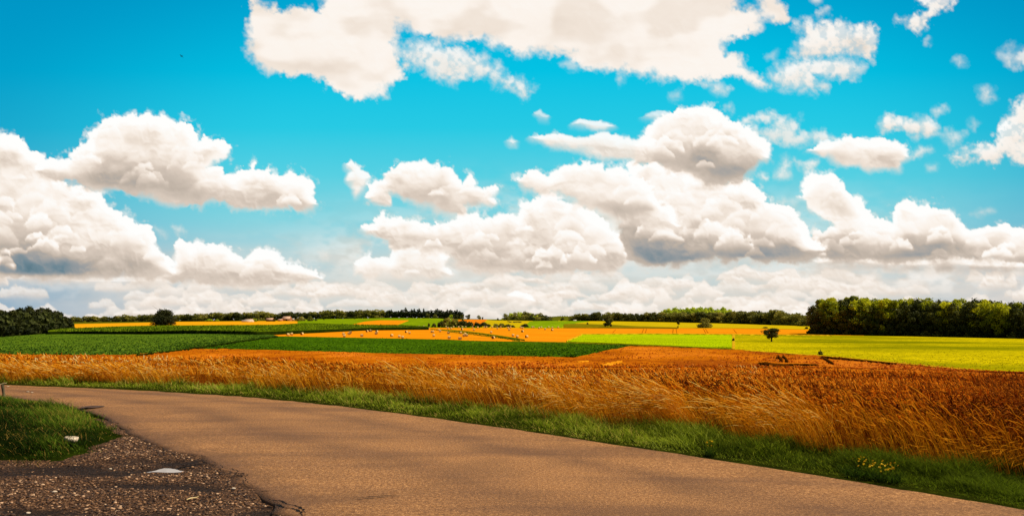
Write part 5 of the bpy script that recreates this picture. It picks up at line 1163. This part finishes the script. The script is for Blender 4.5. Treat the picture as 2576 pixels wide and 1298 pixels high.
# ------------------------------------------------------------------ farm
n = NT('roof_tile'); M['roof'] = n.bsdf(n.ramp(n.noise(n.coord((1, 6, 1)), 1.2, 4), [(.3, lin(176,128,96)), (.7, lin(226,186,150))]), .8, .2)
n = NT('brick_wall'); M['brick'] = n.bsdf(n.ramp(n.noise(n.coord(), 2, 4), [(.3, lin(140,78,44)), (.7, lin(200,128,78))]), .9, .1)
n = NT('white_sheet_roof'); M['white_roof'] = n.bsdf(n.ramp(n.noise(n.coord((6, 1, 1)), 1, 3), [(.3, lin(206,186,160)), (.7, lin(250,238,214))]), .6, .3)
n = NT('black_boards'); M['black'] = n.bsdf(lin(28,22,20), .9, .1)
n = NT('window_glass'); M['glass'] = n.bsdf(lin(30,36,44), .2, .6)
def box(c, s):
    x, y, z = c; a, b, d = s[0]/2, s[1]/2, s[2]/2
    V = np.array([(x+i*a, y+j*b, z+k*d) for i in (-1, 1) for j in (-1, 1) for k in (-1, 1)]); 
    return V, np.array([(0, 1, 3, 2), (4, 6, 7, 5), (0, 4, 5, 1), (2, 3, 7, 6), (0, 2, 6, 4), (1, 5, 7, 3)])
def gable(name, px, py, wpx, eave, ridge, depth, wallm, roofm, label, ymin=600, doors=(), wins=(), rz=0, ysh=0, ridge_in=0., front_open=False):
    x, y = unproj(px, py, 0, ymin); y += ysh; e = empty(name, (x, y, float(terr(x, y))-.1), rz); tag(e, label, 'farm building')
    W = wpx/F*y; D = depth
    V = np.array([(-W/2, 0, 0), (W/2, 0, 0), (W/2, D, 0), (-W/2, D, 0), (-W/2, 0, eave), (W/2, 0, eave), (W/2, D, eave), (-W/2, D, eave), (-W/2, D/2, ridge-.05), (W/2, D/2, ridge-.05)])
    A = Acc(); A.add(V, np.array([(0, 1, 5, 4), (1, 2, 6, 5), (2, 3, 7, 6), (3, 0, 4, 7)]), 0)
    o = mesh_np('wall', V, [np.array([(0, 1, 5, 4), (1, 2, 6, 5), (2, 3, 7, 6), (3, 0, 4, 7)]), np.array([(5, 6, 9), (7, 4, 8)])], M[wallm], parent=e)
    ov = .5; th = .22; dz = (ridge-eave)/(D/2)*ov
    T = [(-W/2-ov, -ov, eave-dz), (W/2+ov, -ov, eave-dz), (W/2+ov-ridge_in, D/2, ridge), (-W/2-ov+ridge_in, D/2, ridge), (W/2+ov, D+ov, eave-dz), (-W/2-ov, D+ov, eave-dz)]
    V = np.array(T+[(a, b, c+th) for a, b, c in T]); 
    mesh_np('roof', V, [np.array([(6, 7, 8, 9), (9, 8, 10, 11), (0, 3, 2, 1), (3, 5, 4, 2), (0, 1, 7, 6), (5, 11, 10, 4), (1, 2, 8, 7), (2, 4, 10, 8), (0, 6, 9, 3), (3, 9, 11, 5)])], M[roofm], parent=e)
    for dx, dw, dh in doors:
        V, Fc = box((dx*W, -.04, dh/2), (dw, .12, dh)); mesh_np('door', V, Fc, M['black'], parent=e)
    for dx, dzz, ww, wh in wins:
        V, Fc = box((dx*W, -.05, dzz), (ww, .12, wh)); mesh_np('window', V, Fc, M['glass'], parent=e)
    return e
gable('barn', 893, 1002.6, 25, 3.0, 6.2, 12, 'brick', 'roof', 'tall brick barn with a pale tiled roof at the centre of the farm', doors=[(.1, 2.6, 2.6)], wins=[(-.3, 1.6, 1., .9), (.38, 1.6, 1., .9)], ridge_in=1.0)
gable('stable', 876, 1003.2, 12, 1.9, 2.9, 7, 'brick', 'roof', 'low brick lean to building at the left side of the barn', doors=[(0, 1.1, 1.6)], ysh=-3)
gable('shed', 912, 1001.4, 13, 2.2, 2.9, 6, 'brick', 'white_roof', 'low shed with a pale roof at the right side of the barn', doors=[(0, 2, 1.7)], ysh=-2)
gable('shed', 931, 1000.5, 15, 2.6, 4.4, 9, 'brick', 'white_roof', 'pale roofed farm shed half hidden by the tall bush', ysh=10, wins=[(-.2, 1.5, .9, .8)])
gable('cart_shed', 841, 1004.2, 19, 2.6, 4.4, 7, 'black', 'roof', 'black open fronted cart shed with a brown roof', doors=[(-.2, 3.2, 2.1)])
gable('greenhouse', 772, 1005.8, 34, 1.5, 2.4, 6, 'white_roof', 'white_roof', 'long low white polytunnel left of the farm')
gable('store', 768, 1003.0, 26, 1.9, 2.8, 5, 'brick', 'roof', 'long brown roofed store behind the white polytunnel', ysh=14)
gable('caravan_store', 2401, 1009.8, 14, 1.6, 2.5, 5, 'black', 'roof', 'long low hut with a pale roof under the long right tree line', ymin=700)
gable('shelter', 1796, 1002.6, 9, 1.0, 1.5, 3, 'white_roof', 'white_roof', 'small white roofed field shelter at the left end of the long right tree line', ymin=900)

# ------------------------------------------------------------------ cattle
def cow_mesh():
    A = Acc()
    def lo(pts, rad, m=8):
        c = np.array(pts, float)[None]; V, Fc, _ = tubes(c, np.array(rad)[None], m); A.add(V, Fc, 0)
    lo([(-1.05,0,1.12),(-.95,0,1.08),(-.5,0,1.02),(0,0,.98),(.45,0,1.0),(.85,0,1.08),(1.0,0,1.15)], [.1,.32,.38,.42,.40,.34,.18], 12)
    lo([(.85,0,1.2),(1.15,0,1.22),(1.35,0,1.15),(1.48,0,1.02),(1.62,0,.88),(1.68,0,.82)], [.26,.19,.15,.15,.10,.06], 8)
    for sx in (-1, 1):
        for x0 in (.62, -.78):
            k = -.05 if x0 > 0 else .10
            lo([(x0,.2*sx,.95),(x0+k*.5,.22*sx,.62),(x0-k,.21*sx,.40),(x0-k*.5,.21*sx,.08),(x0-k*.5+.03,.21*sx,0)], [.17,.11,.06,.05,.065], 6)
        lo([(1.38,.1*sx,1.22),(1.36,.24*sx,1.24)], [.05,.02], 5)
    lo([(-1.08,0,1.2),(-1.14,0,.9),(-1.13,0,.5)], [.035,.025,.05], 5)
    return np.concatenate(A.V), np.concatenate(A.F)
n = NT('black_cow_hide'); M['cow'] = n.bsdf(n.ramp(n.noise(n.coord(), 3, 2), [(.4, lin(26,20,18)), (.7, lin(52,38,30))]), .8, .2)
cv, cf = cow_mesh(); cow = mesh_np('cow', cv, cf, M['cow'], link=False, smooth=True)
CW = [(1589,1007.6,2.9,'first, outermost left'),(1595,1009.0,.3,'second from the left,'),(1606,1009.2,.1,'third from the left,'),(1611,1009.0,3.3,'fourth from the left,'),(1616.5,1008.4,.2,'fifth from the left,'),(1622,1008.8,3.0,'sixth from the left,'),(1626,1009.0,.4,'seventh, outermost right')]
for px, py, rz, w_ in CW:
    x, y = unproj(px, py, .25, 650); put_one('cow', cow, x, y, 1.15, '%s black cow grazing on the golden pasture' % w_, 'cow', 'cattle on the pasture', rz=rz, dz=.24)

# ------------------------------------------------------------------ foreground things
V0, F0 = ico(3)
def rock(name, px, py, s, label, seed, mat, dz=0.):
    Yq = EYE*F/(py-HY); x = (px-CX)/F*Yq
    d = .25*(fbm(V0[:, 0]*1.4+seed, V0[:, 1]*1.4+V0[:, 2], seed, 3)-.5)*2
    Vv = V0*(1+d[:, None]); Vv = np.sign(Vv)*np.abs(Vv)**1.0
    Vv[:, 2] = np.minimum(Vv[:, 2], .62-.25*Vv[:, 0]+.2*Vv[:, 1]); Vv[:, 0] = np.maximum(Vv[:, 0], -.9+.3*Vv[:, 2])
    Vv = Vv*np.array(s)
    o = mesh_np(name, Vv, F0, mat); o.location = (x, Yq, s[2]*.45+dz+float(terr(x, Yq)))
    tag(o, label, 'rock'); return o
n = NT('pale_limestone'); v = n.coord(); M['rock'] = n.bsdf(n.ramp(n.noise(v, 9, 5, .7), [(.3, lin(150,120,90)), (.55, lin(212,190,160)), (.8, lin(240,224,200))]), .85, .2, n.noise(v, 20, 4), .5, .02)
rock('rock', 222, 1399, (.115, .085, .062), 'pale angular limestone rock lying in the grass bank', 5, M['rock'], .11)
for k, (px, py, s, lab) in enumerate([(171,1537,.03,'white pebble in the left part of the gravel'),(345,1465,.022,'small pale pebble just left of the puddle'),(88,1603,.024,'pale pebble at the bottom left of the gravel'),(730,1526,.026,'flat pale pebble in the gravel near the road edge')]):
    rock('pebble', px, py, (s, s*.8, s*.5), lab, 20+k, M['rock'], 0)
# small flakes on the far left of the road
for k, (px, py, lab) in enumerate([(87,1229,'left one of two pale flakes lying on the far road'),(100,1231.5,'right one of two pale flakes lying on the far road'),(25,1212,'pale flake on the road behind the wooden post')]):
    rock('stone_flake', px, py, (.04, .03, .012), lab, 30+k, M['rock'], .045)
# post
n = NT('weathered_wood'); M['wood'] = n.bsdf(n.ramp(n.noise(n.coord((6, 6, 1)), 6, 4), [(.3, lin(56,48,34)), (.7, lin(122,108,78))]), .9, .1)
n = NT('pale_split_wood'); M['palewood'] = n.bsdf(n.ramp(n.noise(n.coord((1, 8, 8)), 6, 4), [(.3, lin(196,164,96)), (.7, lin(240,216,160))]), .8, .2)
x, y = gp(12, 1242); e = empty('marker_post', (x, y, 0), .1); tag(e, 'short weathered wooden post with a pale split top piece at the left road edge', 'post')
tt = np.linspace(0, 1, 7); C = np.stack([.01*np.sin(tt*5)-.02*tt, 0*tt, -.1+tt*.44], -1)[None]
V, Fc, _ = tubes(C, (.040-.006*tt+.004*np.sin(tt*9))[None], 8); mesh_np('stake', V, np.concatenate([Fc]), M['wood'], parent=e, smooth=True)
C = np.array([[(-.14,0,.335),(-.06,.01,.345),(.02,0,.37),(.07,0,.375)]], float); V, Fc, _ = tubes(C, np.array([[.012,.02,.018,.008]]), 6); mesh_np('top_piece', V, Fc, M['palewood'], parent=e)
# pale stick on the gravel
x0, y0 = gp(583, 1566); x1, y1 = gp(621, 1557); tt = np.linspace(0, 1, 6)[:, None]
C = (np.array([x0, y0, .02])*(1-tt)+np.array([x1, y1, .028])*tt+np.array([0, .008, .004])*np.sin(tt*6))[None]
V, Fc, _ = tubes(C, np.array([[.004, .0065, .006, .006, .005, .002]]), 6); o = mesh_np('stick', V-np.array([x0, y0, 0]), Fc, M['palewood'], smooth=True); o.location = (x0, y0, 0); tag(o, 'thin pale dry stick lying on the gravel below the puddle', 'stick')
# puddle
pp = [(452,1469),(470,1464.5),(485,1461),(501,1457.5),(520,1453.5),(535,1450.5),(545,1451.5),(560,1453.0),(574,1454.5),(584,1459),(572,1462),(556,1466),(543,1465.5),(528,1469),(505,1471),(485,1472),(468,1471)]
pw = np.array([gp(*p) for p in pp]); pw = resamp(np.vstack([pw, pw[:1]]), 90)[:-1]; pw += .055*(np.stack([fbm(pw[:, 0]*9, pw[:, 1]*9, 200, 3), fbm(pw[:, 0]*9, pw[:, 1]*9, 201, 3)], -1)-.5)
cx_ = pw.mean(0); pw = cx_+(pw-cx_)*1.22; V = np.concatenate([[[*cx_, -.042]], np.c_[pw, np.full(len(pw), -.042)]]); m_ = len(pw)
Fc = np.array([(0, 1+k, 1+(k+1) % m_) for k in range(m_)])
n = NT('puddle_water'); g = n.n('ShaderNodeBsdfPrincipled'); g.inputs['Base Color'].default_value = lin(222,226,228); g.inputs['Metallic'].default_value = 1.; g.inputs['Roughness'].default_value = .03
n.l(g.outputs[0], n.out.inputs[0]); M['water'] = n.m
o = mesh_np('puddle', V, Fc, n.m); tag(o, 'shallow puddle reflecting the pale sky', None, kind='structure')
# cracks, patches and broken edges of the asphalt
n = NT('road_crack_dark'); v = n.coord(); M['crack'] = n.bsdf(n.ramp(n.noise(v, 30, 3), [(.3, lin(20,14,10)), (.7, lin(46,32,22))]), .95, .1)
n = NT('road_patch_dark'); M['patch'] = n.bsdf(n.ramp(n.noise(v if False else n.coord(), 40, 4, .7), [(.35, lin(58,42,34)), (.6, lin(104,76,58))]), .9, .2)
def crack(name, pts, w, mat, label, z=.062, jag=.6, nn=70, fq=12.):
    P = resamp([gp(*p) for p in pts], nn); d = np.gradient(P, axis=0); d /= np.linalg.norm(d, axis=1, keepdims=True)+1e-9; nr = np.stack([-d[:, 1], d[:, 0]], -1)
    P = P+nr*((fbm(P[:, 0]*8, P[:, 1]*8, 210, 4)-.5)*jag*.25)[:, None]
    t = np.linspace(0, 1, nn); hw = w*.5*np.sin(np.clip(t*1.02, 0, 1)*math.pi)**.5*(.4+1.2*fbm(P[:, 0]*fq, P[:, 1]*fq, 211, 3))
    A_ = P+nr*hw[:, None]; B_ = P-nr*hw[:, None]
    V = np.concatenate([np.c_[A_, np.full(nn, z)], np.c_[B_, np.full(nn, z)]]); i = np.arange(nn-1)
    o = mesh_np(name, V, np.stack([i, i+nn, i+nn+1, i+1], -1), M[mat]); tag(o, label, None, kind='structure')
crack('road_crack', [(835,1566),(862,1572),(880,1572),(905,1580),(930,1598),(955,1614)], .035, 'crack', 'wide dark crack along the broken road edge at the bottom', .036)
crack('road_crack', [(640,1442),(690,1462),(737,1482),(770,1505),(800,1530)], .018, 'crack', 'thin crack along the road edge above the gravel', .034)
crack('road_crack', [(1090,1569),(1150,1564),(1205,1560),(1260,1557)], .022, 'crack', 'thin crack across the middle of the asphalt', .046, .2)
crack('road_crack', [(560,1457),(600,1452),(640,1444)], .09, 'crack', 'dark broken gap in the road edge beside the puddle', .030, .3)
crack('road_patch', [(252,1276),(285,1275),(317,1276)], .5, 'patch', 'dark sunken patch in the asphalt beside the grass bank', .038, .1, fq=2.)
# yellow wildflowers at the road edge
n = NT('yellow_petal'); M['petal'] = n.bsdf(n.ramp(n.attr('rnd'), [(0, lin(240,186,0)), (1, lin(255,220,10))]), .6, .2, trans=.2)
def flower_mesh(seed):
    r = np.random.RandomState(seed); A = Acc(); np_ = 7
    for k in range(np_):
        a = k*2*math.pi/np_+r.rand()*.2; L_ = .017*r.uniform(.85, 1.1); u = np.array([math.cos(a), math.sin(a), .35]); s_ = np.array([-math.sin(a), math.cos(a), 0])*.0055
        V = np.array([[0, 0, 0]-s_*.3, u*L_*.6-s_, u*L_, u*L_*.6+s_]); A.add(V, np.array([(0, 1, 2, 3)]), 0, rnd=np.full(4, r.rand()))
    V, Fc, _ = tubes(np.array([[(0, 0, -.004), (0, 0, .004), (0, 0, .009)]]), np.array([[.005, .007, .002]]), 6); A.add(V, Fc, 0, rnd=np.zeros(len(V)))
    V, Fc, _ = tubes(np.array([[(0, 0, -.12), (0, 0, -.06), (0, 0, 0)]]), np.array([[.0015, .0014, .0012]]), 3); A.add(V, Fc, 1, rnd=np.zeros(len(V)))
    return mesh_np('flower', np.concatenate(A.V), A.F, [M['petal'], M['verge_grass']], {'rnd': np.concatenate(A.a['rnd'])}, mi=np.concatenate(A.mi), link=False)
fl = [flower_mesh(k) for k in range(3)]
def clump(px0, px1, cnt_, lab, w):
    pc = (px0+px1)/2; Yc = float(edge_Y(pc))+.22; xc = (pc-CX)/F*Yc
    e = empty('wildflower_clump', (xc, Yc, 0)); tag(e, lab, 'wildflowers')
    r = np.random.RandomState(cnt_)
    n_ = cnt_*14; q = r.rand(n_)*(px1-px0)+px0; Yq = edge_Y(q)+.08+r.rand(n_)*w; X_ = (q-CX)/F*Yq
    C = curves(np.stack([X_-xc, Yq-Yc, np.full(n_, .02)], -1), .08+.1*r.rand(n_), r.randn(n_, 2)*.6, np.full(n_, .6), 4)
    V, Fc, t, id_ = ribbons(C, np.full(n_, .012)); mesh_np('leaves', V, Fc, M['bank_grass'], dict(t=t, rnd=(r.rand(n_)*.5)[id_]), parent=e)
    for k in range(cnt_):
        q = px0+(px1-px0)*r.beta(2.2, 2.); Yq = float(edge_Y(q))+.10+r.rand()*w; X_ = (q-CX)/F*Yq
        o = child('flower', fl[k % 3], e); o.location = (X_-xc, Yq-Yc, .15+.10*r.rand()); o.rotation_euler = (r.randn()*.35+.5, r.randn()*.35, r.rand()*6); s_ = r.uniform(.7, 1.15); o.scale = (s_, s_, s_)
clump(2645, 2815, 46, 'clump of small yellow wildflowers at the right road edge', .42)
clump(2200, 2232, 6, 'tiny group of yellow wildflowers further along the road edge', .2)
# bird high on the left
A = Acc()
V, Fc, _ = tubes(np.array([[(-.28,0,.02),(-.16,0,.01),(0,0,0),(.14,0,.01),(.22,0,.02),(.28,0,.0)]]), np.array([[.02,.05,.075,.06,.04,.008]]), 8); A.add(V, Fc)
for s_ in (-1, 1):
    V = np.array([(-.10,0,.02),(.12,0,.02),(.10,.28*s_,.12),(-.06,.28*s_,.11),(.0,.55*s_,.04),(-.08,.50*s_,.03)]); A.add(V, np.array([(0,1,2,3),(3,2,4,5)]))
V = np.array([(-.26,-.03,.02),(-.26,.03,.02),(-.42,.08,.02),(-.42,-.08,.02)]); A.add(V, np.array([(0,1,2,3)]))
n = NT('dark_feathers'); M['bird'] = n.bsdf(lin(16,18,26), .8, .1)
o = mesh_np('bird', np.concatenate(A.V), A.F, M['bird']); Yq = 140.; o.location = ((567-CX)/F*Yq, Yq, EYE+(HY-176.5)/F*Yq); o.rotation_euler = (math.radians(25), math.radians(12), math.radians(160)); o.scale = (.75, .75, .75)
tag(o, 'small dark bird gliding in the clear blue sky at upper left', 'bird')
